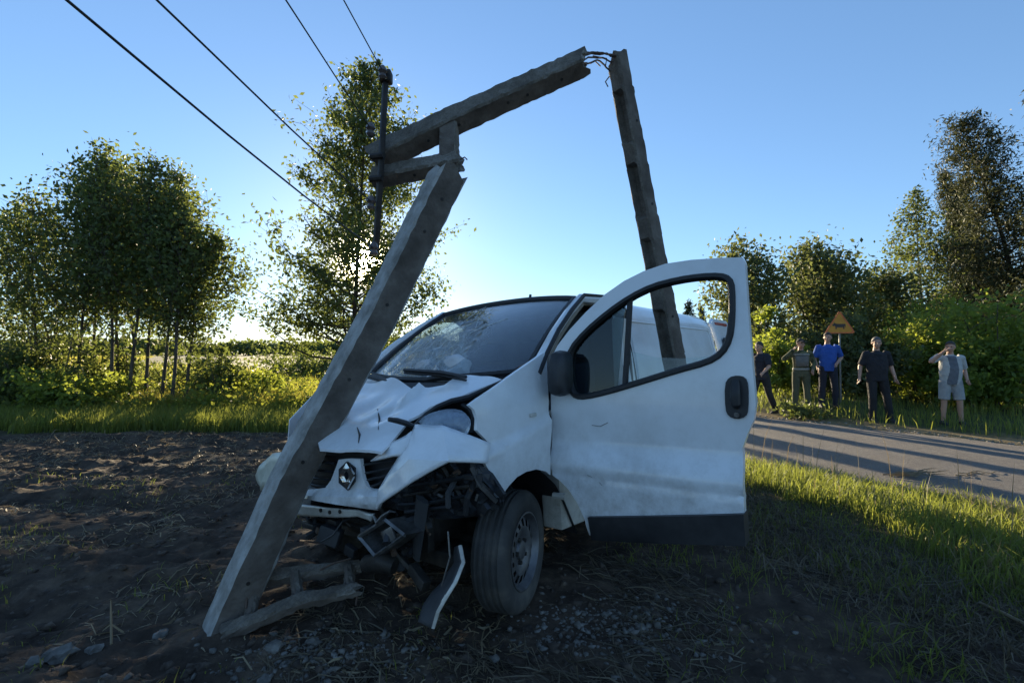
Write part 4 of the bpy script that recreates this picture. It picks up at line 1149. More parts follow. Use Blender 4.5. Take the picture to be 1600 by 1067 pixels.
# ---- wheels: tyre with grooves and blocks, pressed steel rim with round openings
def wheel(c, yaw_, side):
    w = empty('wheel', c, yaw_); w.parent = van
    mb = MB(); Rt, W = .335, .105
    prof = [(.205, -.085 * side), (.225, -.098 * side), (.275, -W * side), (.31, -.098 * side), (.328, -.08 * side)]
    for g in (-.055, -.02, .02, .055):
        s_ = side
        prof += [(.334, (g - .012) * s_), (.326, (g - .006) * s_), (.326, (g + .006) * s_), (.334, (g + .012) * s_)]
    prof += [(.328, .08 * side), (.31, .098 * side), (.275, W * side), (.225, .098 * side), (.205, .085 * side)]
    mb.lathe(prof, 72); mb.build('tyre', M_tyre, w, smooth=True)
    mb = MB(); Nn = 96
    pr = [(.212, .09), (.214, .098), (.205, .10), (.196, .085), (.190, .065), (.183, .055), (.174, .066), (.134, .078), (.112, .080), (.09, .068), (.075, .058), (.055, .058), (.05, .075), (.03, .08), (.0, .08)]
    skip = lambda i, k: (i in (6,) and (k % 6) in (1, 2, 3)) 
    mb.lathe([(r_, h_ * side) for r_, h_ in pr], Nn, skip=skip)
    mb.lathe([(.205, -.09 * side), (.19, -.08 * side), (.185, .03 * side)], 48)
    rim = mb.build('rim', M_rim, w, smooth=True)
    for k in range(5):
        t = k * 2 * math.pi / 5; mb = MB(); mb.lathe([(.0, .08 * side), (.011, .078 * side), (.013, .05 * side)], 6, 'y', (.066 * math.cos(t), 0, .066 * math.sin(t))); mb.build('wheel_bolt', M_greasy, rim)
    mb = MB(); mb.lathe([(.0, -.06 * side), (.16, -.06 * side), (.17, -.02 * side), (.16, .0), (0, .0)], 32); mb.build('brake_drum', M_greasy, w)
    return w
for (c, yw, sd) in [((.0, .78, .335), R(-15.7) * -1, 1), ((.0, -.78, .335), R(15.7), -1), ((-3.1, .80, .33), 0, 1), ((-3.1, -.80, .33), 0, -1)]:
    wheel(c, yw, sd)
for x in (0, -3.1):
    mb = MB(); mb.tube([(x, -.7, .33), (x, .7, .33)], .05, 8); mb.build('axle', M_greasy, van)
# small things on the roof edge
mb = MB(); p_ = hit(828, 466, (0, 0, 1), (0, 0, 1.955)); mb.tube([p_, p_ + Vector((-.01, 0, .03))], .012, 6); mb.build('aerial_foot', M_black, van)
# ================================================================== BROKEN CONCRETE POLE
M_conc, n, l, b = nt('old_concrete')
f = noise(n, l, 5, 9, .7)
c = ramp(n, l, f, [(.30, (.095, .078, .06)), (.5, (.17, .148, .12)), (.72, (.28, .255, .22))])
peb = ramp(n, l, noise(n, l, 70, 4, .8), [(.35, (.45, .45, .45)), (.6, (1, 1, 1))])
c = mixc(n, l, .75, c, peb, 'MULTIPLY')
stain = ramp(n, l, noise(n, l, 2.2, 6, .7, stretch=(3, 3, .6)), [(.5, (0, 0, 0)), (.7, (.7, .7, .7))])
c = mixc(n, l, stain, c, (.075, .062, .05))
l.new(c, b.inputs['Base Color']); b.inputs['Roughness'].default_value = .95
bump(n, l, b, noise(n, l, 45, 6, .75), .6, .012)
M_conc_lit = simple('lit_concrete', [(.17, .16, .14), (.31, .30, .275), (.45, .44, .415)], 7, .95, bstr=.7, bdist=.012, bscale=48)  # light on the pole's left face put into a paler concrete colour
M_conc_brown_shade = simple('brown_shaded_concrete', [(.075, .060, .048), (.12, .098, .080), (.18, .155, .13)], 6, .95, bstr=.6, bdist=.012, bscale=50)  # brown concrete tone with the shade of one face painted in
M_conc_in = simple('broken_concrete', [(.11, .095, .08), (.22, .20, .17), (.34, .31, .28)], 26, 1.0, bstr=.9, bdist=.02, bscale=60)
M_iron = simple('dark_iron', [(.018, .016, .015), (.05, .042, .036)], 14, .65, metal=.4, bstr=.3)
M_wire = simple('line_wire', [(.03, .03, .032), (.06, .06, .06)], 30, .5, metal=.5, bstr=0)
M_insul = simple('insulator_porcelain', [(.06, .045, .04), (.16, .13, .12)], 8, .25, bstr=0)
M_rebar = simple('reinforcing_steel', [(.06, .04, .03), (.13, .085, .06)], 30, .8, bstr=.4)

def beam(name, path, w, t, twist, parent, slots=(), slot_depth=.04, seed=0, jag=(0, 0), chip=.008, nseg=46, holes=(), m=None, brown_shade=(1, 2, 3)):
    """concrete bar along path; w, t = the two section widths (start, end); twist turns the section about its axis;
    slots = (from, to) recesses cut in the -w face; jag = ragged length at either end"""
    rs = np.random.RandomState(seed)
    path = [Vector(p) for p in path]
    cum = [0]
    for a, b_ in zip(path, path[1:]): cum.append(cum[-1] + (b_ - a).length)
    Ltot = cum[-1]
    ts = set(np.linspace(0, 1, nseg).tolist())
    for (a, b_) in slots:
        ts |= {a - .004, a + .004, b_ - .004, b_ + .004}
    ts = sorted(q for q in ts if 0 <= q <= 1)
    def pos(q):
        s_ = q * Ltot
        for i in range(len(path) - 1):
            if s_ <= cum[i + 1] or i == len(path) - 2:
                return path[i].lerp(path[i + 1], (s_ - cum[i]) / (cum[i + 1] - cum[i])), (path[i + 1] - path[i]).normalized()
    rings = []
    for q in ts:
        p, ax = pos(q)
        side = ax.cross(Vector((0, 1, 0))).normalized(); fr = side.cross(ax).normalized()
        c_, s_ = math.cos(twist), math.sin(twist)
        e1, e2 = side * c_ + fr * s_, fr * c_ - side * s_
        hw = (w[0] + (w[1] - w[0]) * q) / 2; ht = (t[0] + (t[1] - t[0]) * q) / 2
        ch = .014
        sec = [(-hw, -ht + ch), (-hw + ch, -ht), (-hw * .3, -ht), (hw * .3, -ht), (hw - ch, -ht), (hw, -ht + ch), (hw, 0), (hw, ht - ch), (hw - ch, ht), (0, ht), (-hw + ch, ht), (-hw, ht - ch), (-hw, ht * .45), (-hw, -ht * .45)]
        inslot = any(a < q < b_ for a, b_ in slots)
        ring_ = []
        for i, (a, b_) in enumerate(sec):
            if inslot and i in (12, 13): a += slot_depth
            k = chip * (1.6 if i in (0, 1, 4, 5, 7, 8, 10, 11) else .5)
            a += rs.randn() * k * .16; b_ += rs.randn() * k * .16
            if i in (0, 1, 4, 5, 7, 8, 10, 11) and rs.rand() < .07: a *= .95; b_ *= .95
            e = ax * 0
            ring_.append(p + e1 * a + e2 * b_)
        rings.append(ring_)
    for end, j in ((0, jag[0]), (-1, jag[1])):
        if j:
            _, ax = pos(0 if end == 0 else 1)
            for i in range(len(rings[end])): rings[end][i] = rings[end][i] + ax * rs.uniform(-j, j * .6)
    mb = MB(); mb.loft(rings)
    nr = len(rings[0])
    for end in (0, -1):
        R_ = rings[end]; c_ = sum(R_, Vector()) / nr; _, ax = pos(0 if end == 0 else 1)
        inner = [c_.lerp(p, .55) + ax * rs.uniform(-.5, .5) * max(.02, jag[end]) for p in R_]
        n0 = len(mb.v); mb.add(list(R_) + inner + [c_], [(i, (i + 1) % nr, nr + (i + 1) % nr, nr + i) for i in range(nr)] + [(nr + i, nr + (i + 1) % nr, 2 * nr) for i in range(nr)])
    o = mb.build(name, m or M_conc, parent)
    me = o.data; me.materials.append(M_conc_brown_shade); me.materials.append(M_conc_in)
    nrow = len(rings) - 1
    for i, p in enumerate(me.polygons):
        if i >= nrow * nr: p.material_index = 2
        elif (i % nr) in brown_shade: p.material_index = 1
    for q, a, b_ in holes:                       # small bolt holes: dark plugs sunk in the face
        p, ax = pos(q); side = ax.cross(Vector((0, 1, 0))).normalized(); fr = side.cross(ax).normalized()
        c_, s_ = math.cos(twist), math.sin(twist); e1, e2 = side * c_ + fr * s_, fr * c_ - side * s_
        ht = (t[0] + (t[1] - t[0]) * q) / 2; hw = (w[0] + (w[1] - w[0]) * q) / 2
        h = MB(); cc = p + (e1 * a * hw - e2 * (ht + .001) if b_ == 0 else -e1 * (hw + .001) + e2 * a * ht)
        nn = -e2 if b_ == 0 else -e1
        u_ = ax; v_ = nn.cross(ax)
        h.add([cc + (u_ * math.cos(z) + v_ * math.sin(z)) * .011 + nn * dd for dd in (-.01, .003) for z in np.linspace(0, 2 * math.pi, 8, endpoint=False)], [tuple(range(8, 16))] + [(i, (i + 1) % 8, 8 + (i + 1) % 8, 8 + i) for i in range(8)])
        h.build('bolt_hole', M_iron, o)
    return o

base = at(352, 985, 2.74)
pole = empty('broken_utility_pole', (base.x, base.y, 0), 0, 'snapped concrete power pole leaning over the van bonnet', 'utility pole')
PI_ = Matrix.Translation(-Vector((base.x, base.y, 0)))
def loc(p): return Vector(p) - Vector((base.x, base.y, 0))
def A(u, v, d): return loc(at(u, v, d))
low = [A(330, 1030, 2.68), A(372, 930, 2.79), A(455, 745, 2.96), A(588, 500, 3.14), A(700, 272, 3.34)]
beam('lower_section', low, (.19, .20), (.19, .205), R(-37), pole, seed=1, jag=(.03, .08), chip=.007, nseg=60, m=M_conc_lit,
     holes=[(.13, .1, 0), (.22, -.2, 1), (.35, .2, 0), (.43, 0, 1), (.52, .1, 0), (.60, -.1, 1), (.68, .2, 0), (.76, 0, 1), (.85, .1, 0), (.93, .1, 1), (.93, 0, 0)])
up = [A(585, 249, 3.58), A(700, 193, 3.55), A(912, 98, 3.50)]
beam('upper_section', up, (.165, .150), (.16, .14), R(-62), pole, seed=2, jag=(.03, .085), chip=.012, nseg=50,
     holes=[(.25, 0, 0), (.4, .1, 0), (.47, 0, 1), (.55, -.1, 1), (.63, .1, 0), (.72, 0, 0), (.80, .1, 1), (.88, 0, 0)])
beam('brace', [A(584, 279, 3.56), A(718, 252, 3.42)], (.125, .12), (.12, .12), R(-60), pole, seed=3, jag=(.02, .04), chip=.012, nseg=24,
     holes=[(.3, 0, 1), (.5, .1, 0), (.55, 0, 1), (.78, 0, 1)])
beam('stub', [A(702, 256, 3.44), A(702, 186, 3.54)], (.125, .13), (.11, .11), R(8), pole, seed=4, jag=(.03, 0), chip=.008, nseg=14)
hang = [A(965, 96, 3.80), A(1032, 450, 3.94), A(1112, 870, 4.15)]
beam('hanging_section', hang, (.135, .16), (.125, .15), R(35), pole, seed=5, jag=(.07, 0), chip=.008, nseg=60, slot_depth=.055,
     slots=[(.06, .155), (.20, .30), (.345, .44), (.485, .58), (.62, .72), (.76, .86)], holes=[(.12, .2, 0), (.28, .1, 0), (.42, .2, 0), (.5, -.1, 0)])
rs = random.Random(8)
for i, (a, b_, mid) in enumerate([((903, 85), (972, 96), (940, 76)), ((908, 88), (966, 92), (944, 80)), ((914, 94), (958, 100), (936, 84)), ((918, 100), (953, 112), (936, 86)), ((906, 86), (976, 92), (950, 78))]):
    p0, p1, pm = A(*a, 3.50), A(*b_, 3.80), A(*mid, 3.62)
    pts = [(p0 * (1 - t) ** 2 + pm * 2 * t * (1 - t) + p1 * t * t) + Vector((rs.uniform(-.006, .006), rs.uniform(-.01, .01), rs.uniform(-.006, .006))) for t in np.linspace(-.1, 1.05, 12)]
    mb = MB(); mb.tube(pts, .0065, 6); mb.build('reinforcing_bar', M_rebar, pole, smooth=True)
for pts, d in (([(922, 100), (930, 96), (938, 104)], 3.5), ([(952, 120), (946, 128), (950, 136)], 3.8), ([(718, 250), (726, 246), (730, 250)], 3.4), ([(926, 88), (948, 92), (946, 104)], 3.6)):
    mb = MB(); mb.tube([A(u, v, d) for u, v in pts], .005, 5); mb.build('reinforcing_bar', M_rebar, pole, smooth=True)
# steel crossarm with insulators
bar = [A(603, 112, 3.44), A(596, 250, 3.44), A(587, 392, 3.44)]
mb = MB(); mb.tube(bar, [.031, .030, .033], 4, flat=.8); cross = mb.build('crossarm', M_iron, pole, bevel=.004)
mb = MB(); mb.box(A(603, 121, 3.44), (.085, .08, .085)); mb.build('end_clamp', M_iron, cross, bevel=.012)
INS = [(587, 388, 3.42), (583, 316, 3.42), (582, 202, 3.42), (601, 113, 3.40)]
for (u, v, d) in INS:
    c_ = A(u - 3, v, d - .03); mb = MB()
    mb.lathe([(0, -.05), (.018, -.05), (.030, -.035), (.020, -.012), (.034, .004), (.024, .03), (.012, .045), (0, .045)], 14, 'z', c_)
    mb.build('insulator', M_insul, cross, smooth=True)
for (u, v) in ((586, 245), (584, 280)):
    mb = MB(); mb.tube([A(u - 6, v, 3.44), A(u + 14, v - 2, 3.40)], .022, 8); mb.build('crossarm_bolt', M_iron, cross)
# line wires, each running off over the camera's left shoulder
wl_ = ['lowest power line, ending at the bottom of the dark crossarm', 'second lowest power line, ending at the middle of the crossarm', 'second highest power line, ending high on the crossarm', 'topmost short power line, tied to the tip of the crossarm']
for (u, v, d), (u1, d1), lb in zip(INS, [(104, 1.27), (247, 1.67), (447, 2.33), (537, 2.81)], wl_):
    p0, p1 = at(u - 2, v, d - .03), at(u1, 0, d1)
    far = p0 + (p1 - p0).normalized() * 34
    pts = []
    for k in range(29):
        t = (k / 28) ** 1.6; q = p0.lerp(far, t); q.z -= .9 * t * (1 - t) * 0 ; s_ = (q - p0).length / (p1 - p0).length
        if s_ < 1: q.z -= .035 * 4 * s_ * (1 - s_) * (p1 - p0).length * .3
        pts.append(q)
    mb = MB(); mb.tube(pts, .0043, 6)
    tag(mb.build('power_line', M_wire, None, smooth=True), lb, 'power line', 'power lines running to the upper left')

# ---- broken lower stump lying at the foot of the pole: two rails and webs
fb = at(440, 960, 2.75)
frag = empty('concrete_fragment', (fb.x, fb.y, 0), 0, 'ladder shaped piece of broken concrete pole lying by the pole foot', 'concrete fragment')
def G(u, v, d): return at(u, v, d) - Vector((fb.x, fb.y, 0))
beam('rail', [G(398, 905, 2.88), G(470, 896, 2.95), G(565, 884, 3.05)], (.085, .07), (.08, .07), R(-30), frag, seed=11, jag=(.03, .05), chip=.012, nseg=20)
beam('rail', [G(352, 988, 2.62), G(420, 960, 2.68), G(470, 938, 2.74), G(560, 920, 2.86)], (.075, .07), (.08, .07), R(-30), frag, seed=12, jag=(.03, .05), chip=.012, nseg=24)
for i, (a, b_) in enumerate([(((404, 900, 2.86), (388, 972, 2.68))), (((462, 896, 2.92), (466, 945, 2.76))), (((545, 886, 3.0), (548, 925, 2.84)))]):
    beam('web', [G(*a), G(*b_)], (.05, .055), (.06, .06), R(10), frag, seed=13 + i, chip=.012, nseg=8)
for pts in ([(400, 885, 2.85), (388, 905, 2.8), (384, 950, 2.7)], [(540, 905, 2.9), (560, 918, 2.88), (556, 945, 2.8)], [(500, 890, 2.9), (520, 880, 2.9), (548, 872, 2.95)]):
    mb = MB(); mb.tube([G(*p) for p in pts], .006, 5); mb.build('reinforcing_bar', M_rebar, frag, smooth=True)

# ================================================================== WARNING SIGN
sp = at(1314, 640, 12.7); sx_, sy_ = sp.x, sp.y
sign = empty('warning_sign', (sx_, sy_, float(height(sx_, sy_))), R(-25), 'yellow triangular animal warning sign on a thin post', 'road sign')
M_yel = simple('sign_yellow', [(.44, .19, .008), (.54, .25, .015)], 6, .5, bstr=0)
M_red = simple('sign_red', [(.50, .10, .02), (.58, .15, .03)], 6, .5, bstr=0)
M_blk = simple('sign_black', [(.03, .022, .016), (.05, .04, .03)], 6, .6, bstr=0)
M_galv = simple('galvanised_post', [(.13, .13, .125), (.22, .22, .21)], 8, .5, metal=.5, bstr=.1)
zb = CAM_H + (HZ - 521) / FOC * 12.7 - float(height(sx_, sy_)); W_ = .345; H_ = .60
def tri(sc):
    c_ = Vector((0, zb + H_ * .36)); P_ = [Vector((-W_, zb)), Vector((W_, zb)), Vector((0, zb + H_))]
    return smooth_poly([tuple(c_ + (Vector(p) - c_) * sc) for p in densify([tuple(p) for p in P_], .14)], 1)
fl = lambda y: (lambda a, z, k: Vector((a, y + k, z)))
panel('border', tri(1.0), [tri(.84)], .3, fl(-.012), .014, M_red, sign, smooth=False)
panel('face', tri(.975), [], .3, fl(-.006), .006, M_yel, sign, smooth=False)
cow = [(-.150, .235), (-.150, .205), (-.125, .190), (-.105, .200), (-.088, .170), (-.085, .110), (-.065, .110), (-.060, .160), (.050, .155), (.070, .165), (.075, .110), (.095, .110), (.100, .170), (.112, .210), (.118, .155), (.125, .150), (.125, .235), (.105, .248), (-.06, .250), (-.095, .265), (-.105, .290), (-.115, .268), (-.130, .275), (-.125, .255)]
panel('animal_symbol', [(a * 1.05, zb + z) for a, z in cow], [], .3, fl(-.010), .003, M_blk, sign, smooth=False)
mb = MB(); mb.tube([(0, .028, -.3), (0, .028, zb + H_ * .8)], .024, 8); mb.build('post', M_galv, sign, smooth=True)
for z in (.12, .42):
    mb = MB(); mb.box((0, .018, zb + z), (.09, .03, .03)); mb.build('clamp', M_galv, sign)

# ================================================================== PEOPLE
def remesh(name, mb, vox, m, parent, smooth=4):
    me = mb.mesh(name)
    o = bpy.data.objects.new(name, me); COL.objects.link(o)
    md = o.modifiers.new('r', 'REMESH'); md.mode = 'VOXEL'; md.voxel_size = vox
    sm = o.modifiers.new('s', 'SMOOTH'); sm.factor = .5; sm.iterations = smooth
    bpy.context.view_layer.update()
    dg = bpy.context.evaluated_depsgraph_get()
    me2 = bpy.data.meshes.new_from_object(o.evaluated_get(dg))
    bpy.data.objects.remove(o); bpy.data.meshes.remove(me)
    me2.name = name; me2.materials.clear(); me2.materials.append(m)
    me2.polygons.foreach_set('use_smooth', [True] * len(me2.polygons))
    o = bpy.data.objects.new(name, me2); COL.objects.link(o); o.parent = parent
    return o

def ball(mb, c, r, s=(1, 1, 1), n=12):
    c = Vector(c); rings = []
    for i in range(1, n):
        t = math.pi * i / n
        rings.append([c + Vector((math.sin(t) * math.cos(q) * r * s[0], math.sin(t) * math.sin(q) * r * s[1], -math.cos(t) * r * s[2])) for q in np.linspace(0, 2 * math.pi, n * 2, endpoint=False)])
    mb.loft(rings, cap=True)
def limb(mb, a, b, ra, rb, flat=1.0, up=None):
    mb.tube([a, Vector(a).lerp(Vector(b), .35), b], [ra, (ra * .55 + rb * .45) * 1.06, rb], 12, flat=flat, up=up)
    ball(mb, a, ra * (1 if flat == 1 else .9)); ball(mb, b, rb * (1 if flat == 1 else .9))

M_skin = simple('skin', [(.34, .19, .13), (.44, .26, .18)], 5, .55, bstr=.1)
M_hair = simple('hair', [(.02, .016, .013), (.045, .036, .03)], 60, .7, bstr=.4)
M_greyhair = simple('grey_hair', [(.06, .056, .052), (.13, .12, .115)], 60, .7, bstr=.4)
M_eye = simple('eye_dark', [(.02, .018, .015)], 6, .2, bstr=0)
M_shoe = simple('shoe', [(.012, .012, .013), (.03, .03, .03)], 14, .6, bstr=.2)
def cloth(name, a, b, sc=6): return simple(name, [a, b], sc, .92, bstr=.9, bdist=.035, bscale=11)
def camo(name):
    m, n, l, b = nt(name)
    c = ramp(n, l, noise(n, l, 9, 3, .6), [(.40, (.035, .045, .022)), (.47, (.11, .11, .06)), (.56, (.06, .075, .035)), (.64, (.17, .15, .10))])
    n['Color Ramp'].color_ramp.interpolation = 'CONSTANT'
    l.new(c, b.inputs['Base Color']); b.inputs['Roughness'].default_value = .95
    bump(n, l, b, noise(n, l, 14, 4, .6), .5, .02)
    return m

def person(label, x, y, heading, H, P, shirt, trousers, hair, sleeve=.45, shorts=False, extra=None, belly=0.0, sleeve_mat=None, turn=0, cap=None):
    k = H / 1.75
    root = empty('person', (x, y, float(height(x, y))), heading, label, 'person')
    root.scale = (k, k, k)
    V = lambda q: Vector(q)
    J = dict(hipL=(.095, 0, .92), hipR=(-.095, 0, .92), kneeL=(.12, -.01, .49), kneeR=(-.12, -.01, .49), ankL=(.14, .02, .08), ankR=(-.14, .02, .08),
             shL=(.185, 0, 1.41), shR=(-.185, 0, 1.41), elL=(.26, .02, 1.13), elR=(-.26, .02, 1.13), wrL=(.29, -.06, .88), wrR=(-.29, -.06, .88), head=(0, -.02, 1.63), neck=(0, .0, 1.46))
    J.update(P); J = {a: V(b_) for a, b_ in J.items()}
    # ---- body
    mb = MB()
    pel = (J['hipL'] + J['hipR']) / 2; chest = (J['shL'] + J['shR']) / 2
    def torso(mb, g, bot=-.02):
        ax = chest - pel
        pts = [pel + Vector((0, 0, bot)), pel + ax * .25 + Vector((0, -.3 * belly, 0)), pel + ax * .5 + Vector((0, -.45 * belly, 0)), pel + ax * .78 + Vector((0, -.1 * belly, 0)), pel + ax * .98, pel + ax * 1.07]
        mb.tube(pts, [.165 + g, .160 + g + belly * .5, .165 + g + belly * .5, .180 + g, .165 + g, .09 + g], 20, flat=.66 + belly, up=(0, 1, 0))
        for s_ in 'LR': ball(mb, J['sh' + s_] + Vector((0, 0, -.01)), .062 + g)
    torso(mb, -.012)
    limb(mb, chest + Vector((0, 0, .03)), J['head'] + Vector((0, .015, -.07)), .062, .052)
    hd = J['head']; ct, st = math.cos(turn), math.sin(turn)
    def hp(a): return hd + Vector((a[0] * ct - a[1] * st, a[0] * st + a[1] * ct, a[2]))
    ball(mb, hp((0, .012, .025)), .093, (.86, 1.03, 1.05)); ball(mb, hp((0, -.022, -.045)), .068, (.88, .95, 1.05))
    ball(mb, hp((0, -.055, -.090)), .030, (1.0, .9, .8)); mb.tube([hp((0, -.088, .02)), hp((0, -.108, -.022)), hp((0, -.090, -.034))], [.009, .016, .012], 8)
    for s_ in (-1, 1):
        ball(mb, hp((s_ * .082, .012, -.008)), .026, (.35, .7, 1.15), 8); ball(mb, hp((s_ * .036, -.068, -.028)), .026, (1, .7, .8), 8)
        mb.tube([hp((s_ * .012, -.086, .028)), hp((s_ * .05, -.074, .026))], .010, 6)
    mb.tube([hp((-.024, -.088, -.060)), hp((0, -.094, -.058)), hp((.024, -.088, -.060))], .009, 6)
    for s_, sg in (('L', 1), ('R', -1)):
        limb(mb, J['sh' + s_], J['el' + s_], .053, .041); limb(mb, J['el' + s_], J['wr' + s_], .043, .028)
        d = (J['wr' + s_] - J['el' + s_]).normalized()
        sd = d.cross(Vector((0, 1, 0))); sd = (sd if sd.length > .2 else d.cross(Vector((1, 0, 0)))).normalized(); fr = sd.cross(d).normalized()
        w0 = J['wr' + s_]; pm = w0 + d * .075
        mb.tube([w0, w0 + d * .03, pm], [.027, .036, .038], 10, flat=.5, up=fr)
        for q, (o_, ln) in enumerate([(-.027, .066), (-.009, .078), (.010, .074), (.028, .058)]):
            f0 = pm - d * .01 + fr * o_; f1 = f0 + d * ln * .5 + sd * .010 * sg; f2 = f0 + d * ln * .88 + sd * .034 * sg
            mb.tube([f0, f1, f2], [.0105, .0098, .0082], 7)
        t0 = w0 + d * .025 - fr * .028; mb.tube([t0, t0 + d * .035 - fr * .022, t0 + d * .065 - fr * .020 + sd * .015 * sg], [.013, .0115, .009], 7)
        limb(mb, J['hip' + s_], J['knee' + s_], .082, .054); limb(mb, J['knee' + s_], J['ank' + s_], .056, .036)
        mb.tube([J['knee' + s_] + Vector((0, .012, -.06)), J['knee' + s_].lerp(J['ank' + s_], .38) + Vector((0, .018, 0)), J['knee' + s_].lerp(J['ank' + s_], .75)], [.040, .050, .035], 10)
        limb(mb, J['ank' + s_] + Vector((0, .02, -.02)), J['ank' + s_] + Vector((sg * .02, -.12, -.045)), .036, .03)
    remesh('body', mb, .0095, M_skin, root, 3)
    # eyes and hair
    mb = MB()
    for s_ in (-1, 1): ball(mb, hp((s_ * .032, -.080, .008)), .011, (1.2, .5, .7), 6)
    tag(mb.build('eyes', M_eye, root, smooth=True))
    mb = MB()
    rings = []
    for i in range(1, 8):
        t = math.pi * .56 * i / 7; row = []
        for q in np.linspace(0, 2 * math.pi, 24, endpoint=False):
            tt = t * (1.0 - .36 * max(0, -math.sin(q)) + .18 * max(0, math.sin(q)))
            row.append(hp((math.sin(tt) * math.cos(q) * .083, .014 + math.sin(tt) * math.sin(q) * .099, .03 + math.cos(tt) * .100)))
        rings.append(row)
    mb.loft(rings); mb.add(rings[0], [tuple(range(24))])
    o = mb.build('cap' if cap else 'hair', cap or hair, root, smooth=True); sol = o.modifiers.new('t', 'SOLIDIFY'); sol.thickness = .004; sol.offset = 1
    if cap:
        mb = MB(); mb.loft([[hp((math.sin(a) * .075, -.085 + .0 * a, .055)) for a in np.linspace(-1.2, 1.2, 9)], [hp((math.sin(a) * .085, -.09 - .075 * math.cos(a), .038)) for a in np.linspace(-1.2, 1.2, 9)]], closed=False)
        s2 = mb.build('cap_peak', cap, root, smooth=True).modifiers.new('t', 'SOLIDIFY'); s2.thickness = .006
    # ---- clothes
    mb = MB(); torso(mb, .010, -.07)
    for s_ in 'LR':
        e = J['sh' + s_].lerp(J['el' + s_], min(1, sleeve * 2) if sleeve < .5 else 1)
        mb.tube([J['sh' + s_] + (chest - J['sh' + s_]) * .25, J['sh' + s_], e], [.075, .074, .066 if sleeve < .6 else .058], 14)
        if sleeve > .6:
            e2 = J['el' + s_].lerp(J['wr' + s_], .92); ball(mb, e, .058); mb.tube([e, e2], [.058, .044], 12)
    limb(mb, chest + Vector((0, 0, .0)), J['neck'] + Vector((0, 0, -.01)), .085, .066)
    remesh('shirt', mb, .011, shirt, root, 3)
    mb = MB()
    mb.tube([pel + Vector((0, 0, .08)), pel, pel + Vector((0, 0, -.09))], [.165, .178, .16], 18, flat=.68, up=(0, 1, 0))
    for s_ in 'LR':
        if shorts:
            e = J['hip' + s_].lerp(J['knee' + s_], .92); limb(mb, J['hip' + s_], J['hip' + s_], .10, .10)
            mb.tube([J['hip' + s_], J['hip' + s_].lerp(e, .5), e], [.106, .104, .098], 14)
        else:
            limb(mb, J['hip' + s_], J['knee' + s_], .100, .074); mb.tube([J['knee' + s_], J['knee' + s_].lerp(J['ank' + s_], .5), J['ank' + s_] + Vector((0, .005, -.03))], [.076, .072, .066], 14)
    remesh('shorts' if shorts else 'trousers', mb, .011, trousers, root, 3)
    for s_, sg in (('L', 1), ('R', -1)):
        a_ = J['ank' + s_]; mb = MB()
        mb.tube([a_ + Vector((0, .055, -.035)), a_ + Vector((0, .0, -.028)), a_ + Vector((sg * .012, -.09, -.042)), a_ + Vector((sg * .022, -.17, -.052))], [.040, .049, .046, .030], 12, flat=.8)
        mb.box(a_ + Vector((sg * .01, -.06, -.072)), (.085, .25, .018))
        remesh('shoe', mb, .010, M_shoe, root, 2)
    if extra: extra(root, J, pel, chest)
    return root

def wx(u, d): return (u - 800) / FOC * d
# man in black, arms hanging a little away from the body
person('man in black shirt and black trousers standing at the road edge', wx(1369, 10.8), 10.8, R(-14), 1.86,
       dict(hipL=(.10, 0, .93), kneeL=(.17, -.02, .50), ankL=(.23, .0, .08), kneeR=(-.10, -.05, .50), ankR=(-.08, .02, .08), elR=(-.275, .05, 1.14), wrR=(-.325, -.03, .90), elL=(.275, .03, 1.13), wrL=(.29, -.10, .90)),
       cloth('black_shirt', (.010, .011, .015), (.022, .023, .03)), cloth('black_trousers', (.010, .010, .012), (.022, .022, .025)), M_greyhair, .44, belly=.05, turn=R(-12))
# man in shorts shading his eyes
def tee_front(root, J, pel, chest):
    me = [o for o in root.children if o.name.startswith('shirt')][0].data
    me.materials.append(cloth('grey_tshirt', (.09, .10, .12), (.15, .16, .18)))
    for p in me.polygons:                                   # overshirt worn open: the T-shirt shows down the middle
        c = p.center
        if c.y < -.03 and -.085 - .02 * math.sin(c.z * 9) < c.x < .07 + .02 * math.sin(c.z * 7) and .5 < c.z < 1.45: p.material_index = 1
person('man in pale shirt and shorts raising a hand to his face', wx(1484, 10.3), 10.3, R(-20), 1.74,
       dict(elR=(-.37, -.12, 1.33), wrR=(-.17, -.20, 1.545), shR=(-.19, -.01, 1.43), elL=(.27, .08, 1.15), wrL=(.24, -.10, .95), ankL=(.17, 0, .08), ankR=(-.13, .02, .08), kneeL=(.14, -.02, .49)),
       cloth('pale_shirt', (.34, .35, .34), (.46, .47, .46)), cloth('pale_shorts', (.24, .25, .26), (.33, .34, .34)), M_hair, .44, shorts=True, belly=.05, turn=R(-30), extra=tee_front)
# man in blue polo, hand across the waist
person('man in bright blue polo shirt under the warning sign', wx(1293, 12.0), 12.0, R(-16), 1.82,
       dict(elL=(.30, .06, 1.16), wrL=(.12, -.20, 1.02), elR=(-.27, .05, 1.14), wrR=(-.24, -.12, .92), kneeL=(.13, -.03, .49), ankL=(.16, .0, .08)),
       cloth('blue_polo', (.018, .07, .30), (.03, .10, .40)), cloth('navy_trousers', (.014, .015, .026), (.028, .03, .045)), M_hair, .44, turn=R(-25), belly=.02)
